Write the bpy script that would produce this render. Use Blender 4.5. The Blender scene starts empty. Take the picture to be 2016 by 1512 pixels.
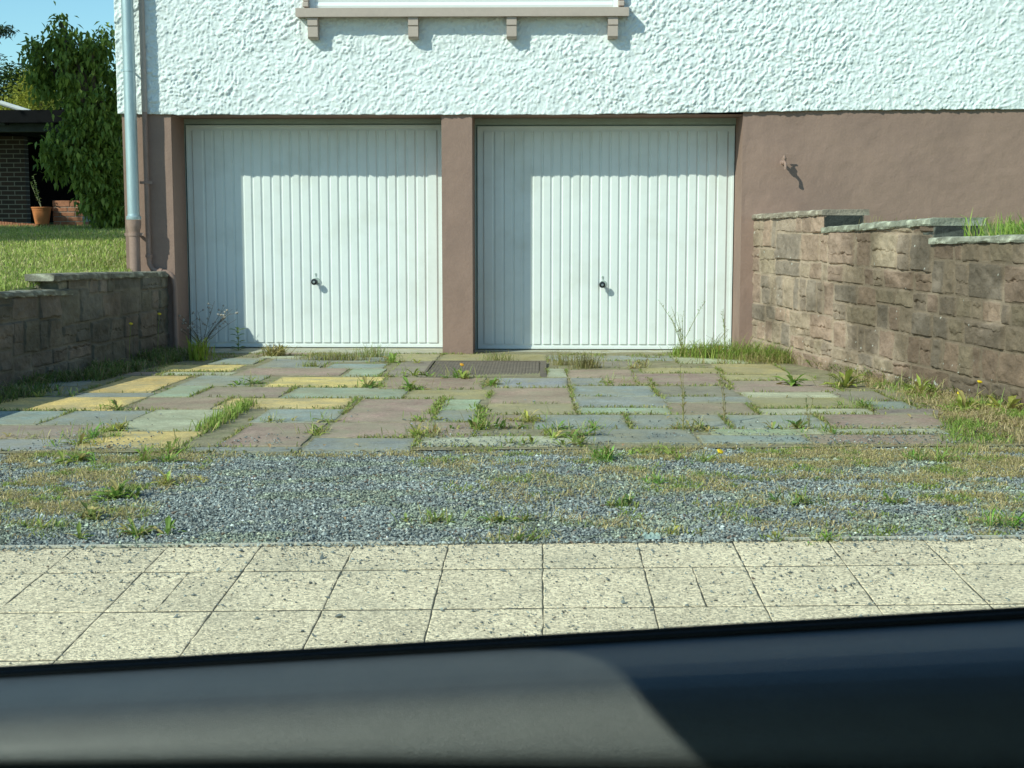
import bpy, math, random
import numpy as np
from mathutils import Vector, Matrix
R = math.radians
sc = bpy.context.scene
COL = sc.collection

# ------------------------------------------------------------------ camera, sky, sun, exposure
F_PX, CAM = 2840.0, np.array([0.0, -12.88, 1.25])
PITCH, YAW = math.atan(336 / F_PX), R(1.25)
cd = bpy.data.cameras.new('camera'); cam = bpy.data.objects.new('camera', cd); COL.objects.link(cam)
cd.sensor_width = 36; cd.lens = F_PX / 2016 * 36; cd.clip_start = 0.05; cd.clip_end = 2000
cam.location = CAM; cam.rotation_euler = (R(90) - PITCH, 0, YAW)
cd.dof.use_dof = True; cd.dof.focus_distance = 11.0; cd.dof.aperture_fstop = 30
sc.camera = cam
SUN_DIR = Vector((1.10, 1.0, -1.05)).normalized()          # the way the light travels
SUN_EL = math.asin(-SUN_DIR.z); SUN_AZ = math.atan2(-SUN_DIR.x, -SUN_DIR.y)
w = bpy.data.worlds.new('World'); sc.world = w; w.use_nodes = True
nt = w.node_tree; bg = nt.nodes['Background']; sk = nt.nodes.new('ShaderNodeTexSky')
sk.sky_type = 'NISHITA'; sk.sun_disc = False; sk.sun_elevation = SUN_EL; sk.sun_rotation = SUN_AZ
sk.air_density = 1.0; sk.dust_density = 0.3; sk.ozone_density = 2.5
tint = nt.nodes.new('ShaderNodeMix'); tint.data_type = 'RGBA'; tint.blend_type = 'MULTIPLY'; tint.inputs[0].default_value = 1; tint.inputs[7].default_value = (.70, .97, .95, 1)   # the cool green cast of the whole photograph
nt.links.new(sk.outputs[0], tint.inputs[6]); nt.links.new(tint.outputs[2], bg.inputs[0]); bg.inputs[1].default_value = 0.13
sd = bpy.data.lights.new('sun', 'SUN'); sun = bpy.data.objects.new('sun', sd); COL.objects.link(sun)
sd.energy = 3.5; sd.angle = R(0.5); sd.color = (0.90, 1.0, 0.85)
sun.rotation_euler = SUN_DIR.to_track_quat('-Z', 'Y').to_euler(); sun.location = (-8, -8, 12)
vs = sc.view_settings; vs.view_transform = 'Standard'; vs.look = 'None'; vs.exposure = 0.3; vs.gamma = 1.0

# ------------------------------------------------------------------ camera maths used only to survey the photograph
_f = np.array([-math.sin(YAW) * math.cos(PITCH), math.cos(YAW) * math.cos(PITCH), -math.sin(PITCH)])
_r = np.array([math.cos(YAW), math.sin(YAW), 0.0]); _u = np.cross(_r, _f)
def ray(px, py): return _f + _r * (px - 1008) / F_PX - _u * (py - 756) / F_PX
def g(x, y):                                                # height of the drive / pavement surface
    return np.where(np.asarray(y) > -8.2, -.02 * np.asarray(y) - .0019 * np.asarray(y) * x, .164 + .031 * (np.asarray(y) + 8.2) + .0156 * x)
def gp(px, py):                                             # surveyed point on that surface
    v = ray(px, py); t = 6.0
    for _ in range(50):
        p = CAM + v * t; t -= (p[2] - float(g(p[0], p[1]))) / v[2]
    return CAM + v * t
def project(P):
    q = P - CAM; z = q @ _f
    return 1008 + F_PX * (q @ _r) / z, 756 - F_PX * (q @ _u) / z

# ------------------------------------------------------------------ helpers
rng = np.random.default_rng(7); random.seed(7)
def hsh(i, j, s):
    n = (i.astype(np.int64) * 374761393 + j.astype(np.int64) * 668265263 + s * 1274126177) & 0x7fffffff
    n = ((n ^ (n >> 13)) * 1274126177) & 0x7fffffff
    return ((n ^ (n >> 16)) & 0xffff) / 65535.0
def vn(x, y, s=0):                                          # value noise 0..1
    x = np.asarray(x, float); y = np.asarray(y, float)
    i = np.floor(x); j = np.floor(y); a = x - i; b = y - j
    a = a * a * (3 - 2 * a); b = b * b * (3 - 2 * b)
    return (hsh(i, j, s) * (1 - a) + hsh(i + 1, j, s) * a) * (1 - b) + (hsh(i, j + 1, s) * (1 - a) + hsh(i + 1, j + 1, s) * a) * b
def fbm(x, y, s=0, o=4):
    t = 0; a = .5; n = 0
    for k in range(o):
        t = t + a * vn(x, y, s + k * 17); n += a; a *= .5; x = x * 2.03 + 3.1; y = y * 2.03 + 1.7
    return t / n
def tag(o, label=None, cat=None, group=None, kind=None):
    if label: o['label'] = label
    if cat: o['category'] = cat
    if group: o['group'] = group
    if kind: o['kind'] = kind
    return o
def adopt(o, parent):
    if parent is not None:
        o.parent = parent; o.matrix_parent_inverse = parent.matrix_world.inverted()
def empty(name, loc, label=None, cat=None, group=None):
    o = bpy.data.objects.new(name, None); COL.objects.link(o); o.location = loc; o.empty_display_size = .1
    o.matrix_world = Matrix.Translation(loc)
    return tag(o, label, cat, group)
def make(name, verts, polys, mats, parent=None, col=None, smooth=False, midx=None):
    """polys: list of int arrays (n,k) of tris/quads, or list of python lists"""
    me = bpy.data.meshes.new(name); verts = np.asarray(verts, np.float32).reshape(-1, 3)
    if isinstance(polys, np.ndarray): polys = [polys]
    if polys and isinstance(polys[0], np.ndarray):
        loops = np.concatenate([p.reshape(-1) for p in polys]).astype(np.int32)
        tot = np.concatenate([np.full(len(p), p.shape[1], np.int32) for p in polys])
    else:
        loops = np.array([i for p in polys for i in p], np.int32); tot = np.array([len(p) for p in polys], np.int32)
    st = np.concatenate([[0], np.cumsum(tot)[:-1]]).astype(np.int32)
    me.vertices.add(len(verts)); me.vertices.foreach_set('co', verts.ravel())
    me.loops.add(len(loops)); me.loops.foreach_set('vertex_index', loops)
    me.polygons.add(len(tot)); me.polygons.foreach_set('loop_start', st); me.polygons.foreach_set('loop_total', tot)
    if midx is not None: me.polygons.foreach_set('material_index', np.asarray(midx, np.int32))
    me.polygons.foreach_set('use_smooth', np.full(len(tot), smooth))
    me.update(calc_edges=True); me.validate()
    if col is not None:
        a = me.color_attributes.new('Col', 'FLOAT_COLOR', 'POINT')
        c = np.ones((len(verts), 4), np.float32); c[:, :3] = col; a.data.foreach_set('color', c.ravel())
    for m in (mats if isinstance(mats, (list, tuple)) else [mats]): me.materials.append(m)
    o = bpy.data.objects.new(name, me); COL.objects.link(o); adopt(o, parent)
    return o
class MB:                                                   # collects boxes, tubes and lathes into one mesh
    def __init__(s): s.v = []; s.p = []
    def add(s, v, p):
        n = len(s.v); s.v += [tuple(q) for q in v]; s.p += [[i + n for i in f] for f in p]; return s
    def box(s, x0, x1, y0, y1, z0, z1, b=0.0):
        if b <= 0:
            v = [(x, y, z) for x in (x0, x1) for y in (y0, y1) for z in (z0, z1)]
            return s.add(v, [(0, 1, 3, 2), (4, 6, 7, 5), (0, 4, 5, 1), (2, 3, 7, 6), (0, 2, 6, 4), (1, 5, 7, 3)])
        v = []; idx = {}
        for sx, X in ((1, x0), (-1, x1)):
            for sy, Y in ((1, y0), (-1, y1)):
                for sz, Z in ((1, z0), (-1, z1)):
                    for k in range(3):
                        p = [X + sx * b, Y + sy * b, Z + sz * b]; p[k] = (X, Y, Z)[k]
                        idx[(sx, sy, sz, k)] = len(v); v.append(p)
        f = []
        S = (1, -1)
        for k in range(3):
            a, c = [q for q in range(3) if q != k]
            for sk_ in S:
                q = []
                for (ia, ic) in ((1, 1), (1, -1), (-1, -1), (-1, 1)):
                    t = [0, 0, 0]; t[k] = sk_; t[a] = ia; t[c] = ic; q.append(idx[(*t, k)])
                f.append(q)
            for ia in S:
                for ic in S:
                    t1 = [0, 0, 0]; t1[a] = ia; t1[c] = ic; t1[k] = 1; t2 = list(t1); t2[k] = -1
                    f.append([idx[(*t1, a)], idx[(*t2, a)], idx[(*t2, c)], idx[(*t1, c)]])
        for sx in S:
            for sy in S:
                for sz in S: f.append([idx[(sx, sy, sz, k)] for k in range(3)])
        return s.add(v, f)
    def tube(s, pts, rad, n=12, cap=True):
        pts = [Vector(p) for p in pts]; rad = rad if isinstance(rad, (list, tuple)) else [rad] * len(pts)
        v = []; ref = None
        for i, p in enumerate(pts):
            d = (pts[min(i + 1, len(pts) - 1)] - pts[max(i - 1, 0)]).normalized()
            if ref is None: ref = d.orthogonal().normalized()
            ref = (ref - d * ref.dot(d)).normalized(); b = d.cross(ref)
            v += [p + (ref * math.cos(2 * math.pi * k / n) + b * math.sin(2 * math.pi * k / n)) * rad[i] for k in range(n)]
        f = [(i * n + k, i * n + (k + 1) % n, (i + 1) * n + (k + 1) % n, (i + 1) * n + k) for i in range(len(pts) - 1) for k in range(n)]
        if cap: f += [tuple(range(n))[::-1], tuple(range((len(pts) - 1) * n, len(pts) * n))]
        return s.add(v, f)
    def lathe(s, c, axis, prof, n=16):                      # prof: list of (distance along axis, radius)
        a = Vector(axis).normalized(); r0 = a.orthogonal().normalized(); r1 = a.cross(r0); c = Vector(c)
        v = [c + a * h + (r0 * math.cos(2 * math.pi * k / n) + r1 * math.sin(2 * math.pi * k / n)) * max(r, 1e-4) for h, r in prof for k in range(n)]
        m = len(prof)
        f = [(i * n + k, i * n + (k + 1) % n, (i + 1) * n + (k + 1) % n, (i + 1) * n + k) for i in range(m - 1) for k in range(n)]
        f += [tuple(range(n))[::-1], tuple(range((m - 1) * n, m * n))]
        return s.add(v, f)
    def prism(s, poly, lo, hi, axis):                       # poly in the two other axes (in x,y,z order)
        v = []
        for h in (lo, hi):
            for a, b in poly:
                p = [a, b]; p.insert(axis, h); v.append(p)
        n = len(poly)
        return s.add(v, [tuple(range(n)), tuple(range(2 * n - 1, n - 1, -1))] + [(i, n + i, n + (i + 1) % n, (i + 1) % n) for i in range(n)])
    def build(s, name, m, parent=None, smooth=False):
        o = make(name, s.v, s.p, m, parent)
        if smooth:
            me = o.data; me.polygons.foreach_set('use_smooth', np.full(len(me.polygons), True))
            me.set_sharp_from_angle(angle=R(40))
        import bmesh
        bm = bmesh.new(); bm.from_mesh(o.data); bmesh.ops.recalc_face_normals(bm, faces=bm.faces); bm.to_mesh(o.data); bm.free()
        return o
def gridpolys(n, m, base=0, mask=None):
    i, j = np.meshgrid(np.arange(n - 1), np.arange(m - 1), indexing='ij')
    q = np.stack([i * m + j, (i + 1) * m + j, (i + 1) * m + j + 1, i * m + j + 1], -1) + base
    return q[mask] if mask is not None else q.reshape(-1, 4)

# ------------------------------------------------------------------ materials
def M(name, col=None, rough=.8, var=.18, scale=6., bump=0., bscale=80., spec=.3, metal=0., trans=0., dirt=None, dscale=2.5, damt=.5, bdist=.01, stretch=(1, 1, 1), speck=None, dlo=.5):
    m = bpy.data.materials.new(name); m.use_nodes = True; t = m.node_tree; N = t.nodes; L = t.links
    b = N['Principled BSDF']; b.inputs['Roughness'].default_value = rough; b.inputs['Metallic'].default_value = metal
    b.inputs['Specular IOR Level'].default_value = spec
    tc = N.new('ShaderNodeTexCoord'); mp = N.new('ShaderNodeMapping'); mp.inputs['Scale'].default_value = stretch
    L.new(tc.outputs['Object'], mp.inputs['Vector']); P = mp.outputs[0]
    if col is None:
        at = N.new('ShaderNodeVertexColor'); at.layer_name = 'Col'; src = at.outputs[0]
    else:
        rgb = N.new('ShaderNodeRGB'); rgb.outputs[0].default_value = (*col, 1); src = rgb.outputs[0]
    def noise(s, d=5):
        n = N.new('ShaderNodeTexNoise'); n.inputs['Scale'].default_value = s; n.inputs['Detail'].default_value = d
        n.inputs['Roughness'].default_value = .6; L.new(P, n.inputs['Vector']); return n.outputs[0]
    def ramp(o, a, c, x, y):
        r = N.new('ShaderNodeMapRange'); r.inputs[1].default_value = a; r.inputs[2].default_value = c
        r.inputs[3].default_value = x; r.inputs[4].default_value = y; L.new(o, r.inputs[0]); return r.outputs[0]
    def mul(c, f):
        x = N.new('ShaderNodeMix'); x.data_type = 'RGBA'; x.blend_type = 'MULTIPLY'; x.inputs[0].default_value = 1
        L.new(c, x.inputs[6]); cb = N.new('ShaderNodeCombineColor')
        for k in range(3): L.new(f, cb.inputs[k])
        L.new(cb.outputs[0], x.inputs[7]); return x.outputs[2]
    if var > 0:
        src = mul(src, ramp(noise(scale), .3, .7, 1 - var, 1 + var))
        src = mul(src, ramp(noise(scale * 9, 3), .3, .7, 1 - var * .6, 1 + var * .6))
    if speck is not None:                                   # grains of the aggregate
        vo = N.new('ShaderNodeTexVoronoi'); vo.inputs['Scale'].default_value = speck[0]; L.new(P, vo.inputs['Vector'])
        sp_ = N.new('ShaderNodeSeparateColor'); L.new(vo.outputs['Color'], sp_.inputs[0]); src = mul(src, ramp(sp_.outputs[0], 0, 1, 1 - speck[1], 1 + speck[1] * .7))
    if dirt is not None:
        x = N.new('ShaderNodeMix'); x.data_type = 'RGBA'
        L.new(ramp(noise(dscale, 8), dlo, .72, 0, damt), x.inputs[0]); L.new(src, x.inputs[6]); x.inputs[7].default_value = (*dirt, 1); src = x.outputs[2]
    L.new(src, b.inputs['Base Color'])
    if bump > 0:
        bn = N.new('ShaderNodeBump'); bn.inputs['Strength'].default_value = bump; bn.inputs['Distance'].default_value = bdist
        L.new(noise(bscale, 6), bn.inputs['Height']); L.new(bn.outputs[0], b.inputs['Normal'])
    if trans > 0:
        tl = N.new('ShaderNodeBsdfTranslucent'); L.new(src, tl.inputs['Color'])
        mx = N.new('ShaderNodeMixShader'); mx.inputs[0].default_value = trans
        L.new(b.outputs[0], mx.inputs[1]); L.new(tl.outputs[0], mx.inputs[2]); L.new(mx.outputs[0], N['Material Output'].inputs['Surface'])
    return m
m_stucco = M('rough_white_plaster', (.80, .82, .81), .9, .03, 3, .6, 190, dirt=(.62, .63, .60), dscale=1.2, damt=.22)
m_brown = M('brown_painted_render', (.292, .186, .148), .85, .07, 3, .5, 55, dirt=(.235, .15, .125), dscale=1.3, damt=.6, bdist=.006)
m_brownpipe = M('brown_paint', (.33, .21, .17), .6, .10, 9, .15, 90, dirt=(.2, .13, .1), dscale=14, damt=.5)
m_sill = M('taupe_paint', (.47, .372, .322), .7, .07, 5, .2, 90, dirt=(.34, .28, .24), dscale=5, damt=.4)
m_door = M('white_lacquered_steel', (.75, .77, .745), .42, .025, 1.5, 0, dirt=(.56, .55, .48), dscale=2.2, damt=.4, spec=.4)
m_frame = M('grey_green_steel', (.36, .42, .38), .5, .08, 6)
m_black = M('black_plastic', (.012, .012, .013), .3, 0, spec=.5)
m_rub = M('black_rubber', (.012, .012, .013), .6, .1, 60)
m_steel = M('steel', (.6, .6, .6), .3, 0, metal=1.)
m_dark = M('dark_void', (.01, .01, .01), .9, 0)
m_zinc = M('zinc_sheet', (.44, .52, .54), .45, .12, 7, .05, 40, metal=.55, dirt=(.55, .62, .62), dscale=9, damt=.4, stretch=(1, 1, .25))
m_shut = M('white_shutter', (.82, .84, .82), .5, .02, 3)
m_vc = M('stone', None, .9, .14, 14, .55, 70, bdist=.012)
m_cope = M('coping_stone', None, .95, .25, 12, .7, 45, bdist=.015)
m_slab = M('paving_stone', None, .9, .22, 3.5, .6, 120, dirt=(.36, .315, .205), dscale=4.6, damt=.8, bdist=.006, speck=(130, .24), dlo=.40)
m_pave = M('washed_concrete', None, .92, .08, 3, .8, 150, speck=(140, .46), dirt=(.40, .36, .26), dscale=3.2, damt=.35, bdist=.008)
m_soil = M('soil', (.29, .245, .15), .95, .3, 9, .8, 60, dirt=(.20, .22, .09), dscale=6, damt=.8)
m_gbase = M('gravel_bed', (.17, .19, .19), .95, .35, 30, .8, 120)
m_stone = M('gravel_stone', None, .85, .12, 60, 0)
m_conc = M('concrete', (.45, .42, .33), .9, .15, 5, .5, 70, dirt=(.36, .30, .13), dscale=4, damt=.8)
m_conc2 = M('pale_concrete', (.60, .54, .42), .9, .2, 12, .5, 90, dirt=(.3, .27, .18), dscale=7, damt=.8)
m_rust = M('rusty_iron', (.165, .13, .10), .85, .2, 14, .2, 80)
m_leaf = M('leaf', None, .55, .12, 9, 0, trans=.35, spec=.35)
m_grass = M('grass_blade', None, .6, .1, 6, 0, trans=.3, spec=.2)
m_stem = M('dry_stem', None, .8, .1, 20, 0)
m_lawn = M('lawn_soil', (.13, .17, .05), .95, .3, 3, .5, 30)
m_bark = M('bark', (.11, .085, .06), .9, .3, 12, .8, 30)
m_brick = None
def brick_mat():
    m = bpy.data.materials.new('brick_masonry'); m.use_nodes = True; N = m.node_tree.nodes; L = m.node_tree.links
    b = N['Principled BSDF']; b.inputs['Roughness'].default_value = .9
    tc = N.new('ShaderNodeTexCoord'); mp = N.new('ShaderNodeMapping'); mp.inputs['Rotation'].default_value = (R(90), 0, 0)
    br = N.new('ShaderNodeTexBrick'); br.inputs['Scale'].default_value = 1; br.inputs['Brick Width'].default_value = .25; br.inputs['Row Height'].default_value = .083
    br.inputs['Mortar Size'].default_value = .008; br.inputs['Color1'].default_value = (.055, .032, .026, 1); br.inputs['Color2'].default_value = (.035, .024, .022, 1); br.inputs['Mortar'].default_value = (.20, .19, .165, 1)
    L.new(tc.outputs['Object'], mp.inputs[0]); L.new(mp.outputs[0], br.inputs[0]); L.new(br.outputs[0], b.inputs['Base Color'])
    return m
m_brick = brick_mat()
m_rbrick = M('red_brick', (.36, .15, .085), .9, .25, 14, .3, 60)
m_mortar = M('mortar', (.33, .31, .27), .95, .1, 20)
m_terra = M('terracotta', (.50, .17, .06), .8, .08, 8, .1, 60)
m_shadewood = M('shaded_dark_wood', (.006, .006, .007), .8, .2, 6, .2, 30, spec=.1)  # dark wood; the tree's shade is put into the colour
m_greywood = M('shaded_grey_wood', (.055, .06, .062), .7, .2, 6, .2, 30)  # grey wood, darkened for the tree's shade as well
m_trim = M('grained_trim_plastic', (.052, .0545, .052), .42, .12, 40, .6, 1500, spec=1., bdist=.0012)
_b = m_trim.node_tree.nodes['Principled BSDF']; _b.inputs['Coat Weight'].default_value = .25; _b.inputs['Coat Roughness'].default_value = .40
m_carpaint = M('dark_car_paint', (.02, .025, .035), .25, 0, spec=.5)
m_carin = M('dark_headlining', (.012, .012, .013), .9, 0)
m_asph = M('asphalt', (.05, .05, .052), .9, .15, 8, .6, 150)
m_ground = M('earth', (.12, .13, .06), .95, .3, 2)

# ------------------------------------------------------------------ the setting
def sheet(name, xs, ys, zf, m, parent=None, dz=0):
    X, Y = np.meshgrid(xs, ys, indexing='ij'); Z = zf(X, Y) + dz
    return make(name, np.stack([X, Y, Z], -1).reshape(-1, 3), gridpolys(len(xs), len(ys)), m, parent, smooth=True)
tag(sheet('ground', np.linspace(-700, 700, 8), np.linspace(-700, 700, 8), lambda X, Y: X * 0 - .5, m_ground), kind='structure')
tag(sheet('road', np.linspace(-40, 40, 40), np.linspace(-17, -9.72, 6), lambda X, Y: -.02 + .0156 * X + 0 * Y, m_asph), kind='structure')
PALL = {'Y': (.68, .48, .17), 'B': (.265, .285, .265), 'P': (.335, .225, .175), 'G': (.34, .40, .265), 'L': (.45, .445, .30), 'D': (.22, .185, .155), 'T': (.37, .30, .135)}
SLABS = [  # x0, x1 (front corners), y0 (back edge), y1 (front edge) as surveyed in the photograph, colour
 (-260, 226, 782, 808, 'Y'), (-420, 72, 809, 836, 'B'), (73, 242, 809, 836, 'B'), (210, 400, 806, 847, 'L'), (-420, 168, 837, 863, 'P'), (-420, 142, 864, 886, 'B'),
 (141, 352, 849, 880, 'Y'), (353, 588, 880, 889, 'B'), (126, 292, 773, 781, 'B'), (-120, 125, 761, 781, 'D'), (294, 372, 760, 781, 'G'), (241, 415, 783, 805, 'P'), (374, 549, 761, 782, 'P'),
 (416, 680, 784, 803, 'Y'), (159, 298, 739, 772, 'Y'), (345, 495, 739, 759, 'B'), (310, 455, 732, 738, 'L'), (457, 670, 725, 739, 'P'), (672, 745, 726, 741, 'G'), (290, 456, 718, 731, 'Y'),
 (150, 308, 732, 738, 'P'), (20, 157, 740, 760, 'B'), (407, 499, 705, 717, 'B'), (501, 630, 706, 724, 'B'), (640, 755, 716, 725, 'B'), (757, 838, 711, 741, 'D'), (505, 620, 694, 699, 'P'), (505, 590, 700, 705, 'L'), (592, 760, 697, 712, 'B'),
 (516, 740, 742, 762, 'Y'), (742, 950, 743, 766, 'P'), (549, 792, 763, 784, 'G'), (794, 960, 767, 785, 'T'), (660, 846, 786, 831, 'P'), (487, 655, 805, 831, 'B'), (425, 592, 832, 878, 'P'), (624, 931, 832, 861, 'P'),
 (588, 808, 862, 886, 'B'), (816, 1132, 858, 878, 'L'), (864, 940, 786, 807, 'G'), (850, 936, 808, 830, 'B'), (961, 1128, 764, 794, 'P'), (955, 1136, 795, 814, 'T'), (946, 1030, 817, 842, 'P'), (1050, 1243, 816, 844, 'B'), (1244, 1442, 817, 844, 'B'),
 (1150, 1380, 845, 872, 'B'), (1400, 1582, 845, 856, 'G'), (1382, 1602, 857, 872, 'B'), (1604, 1880, 855, 873, 'P'), (1565, 1872, 844, 853, 'L'), (1646, 1885, 816, 842, 'P'), (1445, 1644, 817, 843, 'B'),
 (973, 1121, 744, 762, 'B'), (1125, 1193, 744, 759, 'B'), (1117, 1253, 728, 743, 'P'), (1195, 1288, 744, 758, 'P'), (1258, 1442, 735, 758, 'P'), (1129, 1296, 760, 780, 'B'), (1133, 1320, 781, 802, 'B'), (1137, 1326, 803, 814, 'G'),
 (1298, 1462, 760, 780, 'D'), (1309, 1486, 781, 792, 'B'), (1322, 1494, 793, 815, 'P'), (1442, 1662, 749, 771, 'P'), (1430, 1612, 738, 748, 'T'), (1266, 1424, 724, 734, 'T'), (1468, 1655, 772, 782, 'L'), (1490, 1702, 783, 803, 'T'), (1498, 1730, 804, 815, 'L'),
 (1662, 1765, 770, 789, 'D'), (1722, 1815, 790, 806, 'B'), (1170, 1265, 711, 723, 'D'), (1080, 1335, 700, 710, 'B'), (1078, 1117, 726, 742, 'L'), (1426, 1560, 716, 737, 'T'), (860, 1078, 697, 713, 'T'), (1336, 1480, 700, 715, 'L'), (1732, 1880, 804, 815, 'D'),
 (-200, 18, 745, 760, 'D'), (200, 300, 718, 731, 'D'), (1814, 1900, 786, 803, 'D'), (762, 858, 697, 710, 'T')]
XV, YV = 1064., 478.
vv = []; pp = []; cc = []
for k, (x0, x1, y0, y1, c) in enumerate(SLABS):
    up = lambda x: XV + (x - XV) * (y0 - YV) / (y1 - YV)
    q = [gp(x0, y1), gp(x1, y1), gp(up(x1), y0), gp(up(x0), y0)]
    q = np.array(q); cen = q.mean(0)
    dz = rng.uniform(-.0015, .0025); tilt = rng.normal(0, .002, 2)
    out = []
    for a in range(4):
        A, B = q[a], q[(a + 1) % 4]; n = max(3, int(np.linalg.norm(B - A) / .06))
        for s in range(n): out.append(A + (B - A) * (s / n))
    out = np.array(out); d = cen - out; d /= np.linalg.norm(d, axis=1)[:, None]
    out = out + d * (.0015 + np.abs(rng.normal(0, .0045, len(out))))[:, None]
    out[:, 2] = g(out[:, 0], out[:, 1]) + dz + (out[:, 0] - cen[0]) * tilt[0] + (out[:, 1] - cen[1]) * tilt[1]
    inn = out + (cen - out) / np.linalg.norm(cen - out, axis=1)[:, None] * .006; low = out.copy(); out = out.copy()
    inn[:, 2] = g(inn[:, 0], inn[:, 1]) + dz + (inn[:, 0] - cen[0]) * tilt[0] + (inn[:, 1] - cen[1]) * tilt[1]
    core = inn + (cen - inn) * np.minimum(.5, rng.uniform(.015, .06, len(inn)) / np.linalg.norm(cen - inn, axis=1))[:, None]
    out[:, 2] -= .004; low[:, 2] -= .04
    b0 = len(vv); n = len(out); vv += list(core) + list(inn) + list(out) + list(low)
    pp.append([b0 + i for i in range(n)])
    for r_ in range(3):
        pp += [[b0 + r_ * n + (i + 1) % n, b0 + r_ * n + i, b0 + (r_ + 1) * n + i, b0 + (r_ + 1) * n + (i + 1) % n] for i in range(n)]
    col = (np.array(PALL[c]) * .88 + np.array((.33, .29, .21)) * .12) * rng.uniform(1.02, 1.26) * (1 + rng.normal(0, .03, 3))
    gr_ = (.25 + .75 * fbm(inn[:, 0] * 5, inn[:, 1] * 5, 66))[:, None] * .75
    rim = col * (1 - gr_) + np.array((.23, .21, .12)) * gr_
    cc += [col] * n + list(rim) + list(rim * .9) + [col * .6] * n
tag(make('driveway', vv, pp, m_slab, col=np.array(cc)), kind='structure')
tag(sheet('driveway_soil', np.linspace(-4.6, 4.6, 60), np.linspace(-5.97, .52, 60), lambda X, Y: g(X, Y) - .0075 + .006 * fbm(X * 6, Y * 6, 3), m_soil), kind='structure')
# pavement of pale slabs; joints run straight at the house
vv = []; pp = []; cc = []
PW, PD = .3125, .408
for i in range(-12, 13):
    for j in range(0, 4):
        xa, xb = i * PW, (i + 1) * PW; yb = -8.19 - j * PD; ya = yb - PD
        if j == 0: ya, yb = -8.19 - .306, -8.19
        else: yb = -8.496 - (j - 1) * PD; ya = yb - PD
        if j == 3: ya = max(ya, -9.72)
        cuts = [(xa, xb)]
        if (i, j) == (1, 1): cuts = [(xa, xa + .150), (xa + .150, xb)]
        if (i, j) == (-4, 1): cuts = [(xa, xa + .147), (xa + .147, xb)]
        for (a, b) in cuts:
            dz = rng.uniform(-.0004, .0006); gap = .0021; gy = .0058
            co = [(a + gap, ya + gy), (b - gap, ya + gy), (b - gap, yb - gy), (a + gap, yb - gy)]
            o2 = []
            for e in range(4):
                A, B = np.array(co[e]), np.array(co[(e + 1) % 4])
                for s in range(8): o2.append(A + (B - A) * s / 8 + rng.normal(0, .0011, 2))
            o2 = np.array(o2); c2 = o2.mean(0); n = len(o2); b0 = len(vv)
            for ins, dzz in ((.003, 0), (0, -.0010), (0, -.05)):
                dd = c2 - o2; dd /= np.linalg.norm(dd, axis=1)[:, None]; q = o2 + dd * ins
                vv += [(x, y, float(g(x, min(y, -8.2001))) + dz + dzz) for x, y in q]
            pp.append([b0 + s for s in range(n)])
            for r_ in range(2): pp += [[b0 + r_ * n + (s + 1) % n, b0 + r_ * n + s, b0 + (r_ + 1) * n + s, b0 + (r_ + 1) * n + (s + 1) % n] for s in range(n)]
            cc += [np.array((.87, .705, .475)) * rng.uniform(.93, 1.05)] * (3 * n)
tag(make('pavement', vv, pp, m_pave, col=np.array(cc)), kind='structure')
tag(sheet('pavement_bed', np.linspace(-4, 4, 20), np.linspace(-9.74, -8.16, 8), lambda X, Y: .164 + .031 * (Y + 8.2) + .0156 * X - .0020, M('joint_dirt', (.085, .08, .06), .95, .3, 30)), kind='structure')
for k_, (xa_, xb_) in enumerate(((-2.6, -1.22), (-1.21, -.42), (.80, 1.62), (1.63, 2.6))):
    eb_ = MB(); eb_.add([(x, y, float(g(x, -8.2)) + z) for x in (xa_, xb_) for y in (-8.184, -8.166) for z in (-.06, .006)], [(0, 1, 3, 2), (4, 6, 7, 5), (0, 4, 5, 1), (2, 3, 7, 6), (0, 2, 6, 4), (1, 5, 7, 3)]); tag(eb_.build('edging_strip', m_conc2), kind='structure')
kb = MB(); kb.box(-6, 6, -9.85, -9.725, -.2, .118); tag(kb.build('kerb', m_conc), kind='structure')
# gravel: a bed and the stones lying in it
def gz(X, Y): return g(X, Y) - np.interp(Y, [-8.2, -7.6, -6.3, -5.9], [.012, .008, .010, .016])
tag(sheet('gravel_bed', np.linspace(-4.6, 4.6, 120), np.linspace(-8.19, -5.93, 40), lambda X, Y: gz(X, Y) - .006 + .006 * fbm(X * 5, Y * 5, 9), m_gbase), kind='structure')
VEG = [(170, 912, 250, 36, 1.1), (70, 980, 140, 48, .95), (200, 980, 130, 48, .95), (345, 925, 70, 45, .9), (1500, 895, 420, 34, 1.0), (1560, 960, 340, 55, .62), (1920, 930, 170, 95, .95), (1250, 900, 130, 40, .9), (860, 915, 90, 24, .55), (700, 893, 700, 10, .6),
       (1020, 950, 170, 50, .35), (1300, 1010, 200, 45, .4), (1650, 1040, 330, 32, .4), (1960, 1040, 80, 40, .7), (1010, 1060, 90, 20, .45), (90, 1030, 130, 30, .45), (1330, 1052, 70, 16, .5)]
def vegden(P):
    px, py = project(P); d = np.zeros(len(P))
    for (a, b, ra, rb, s) in VEG: d = np.maximum(d, s * np.clip(1.35 - ((px - a) / ra) ** 2 - ((py - b) / rb) ** 2, 0, 1))
    return d
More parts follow.
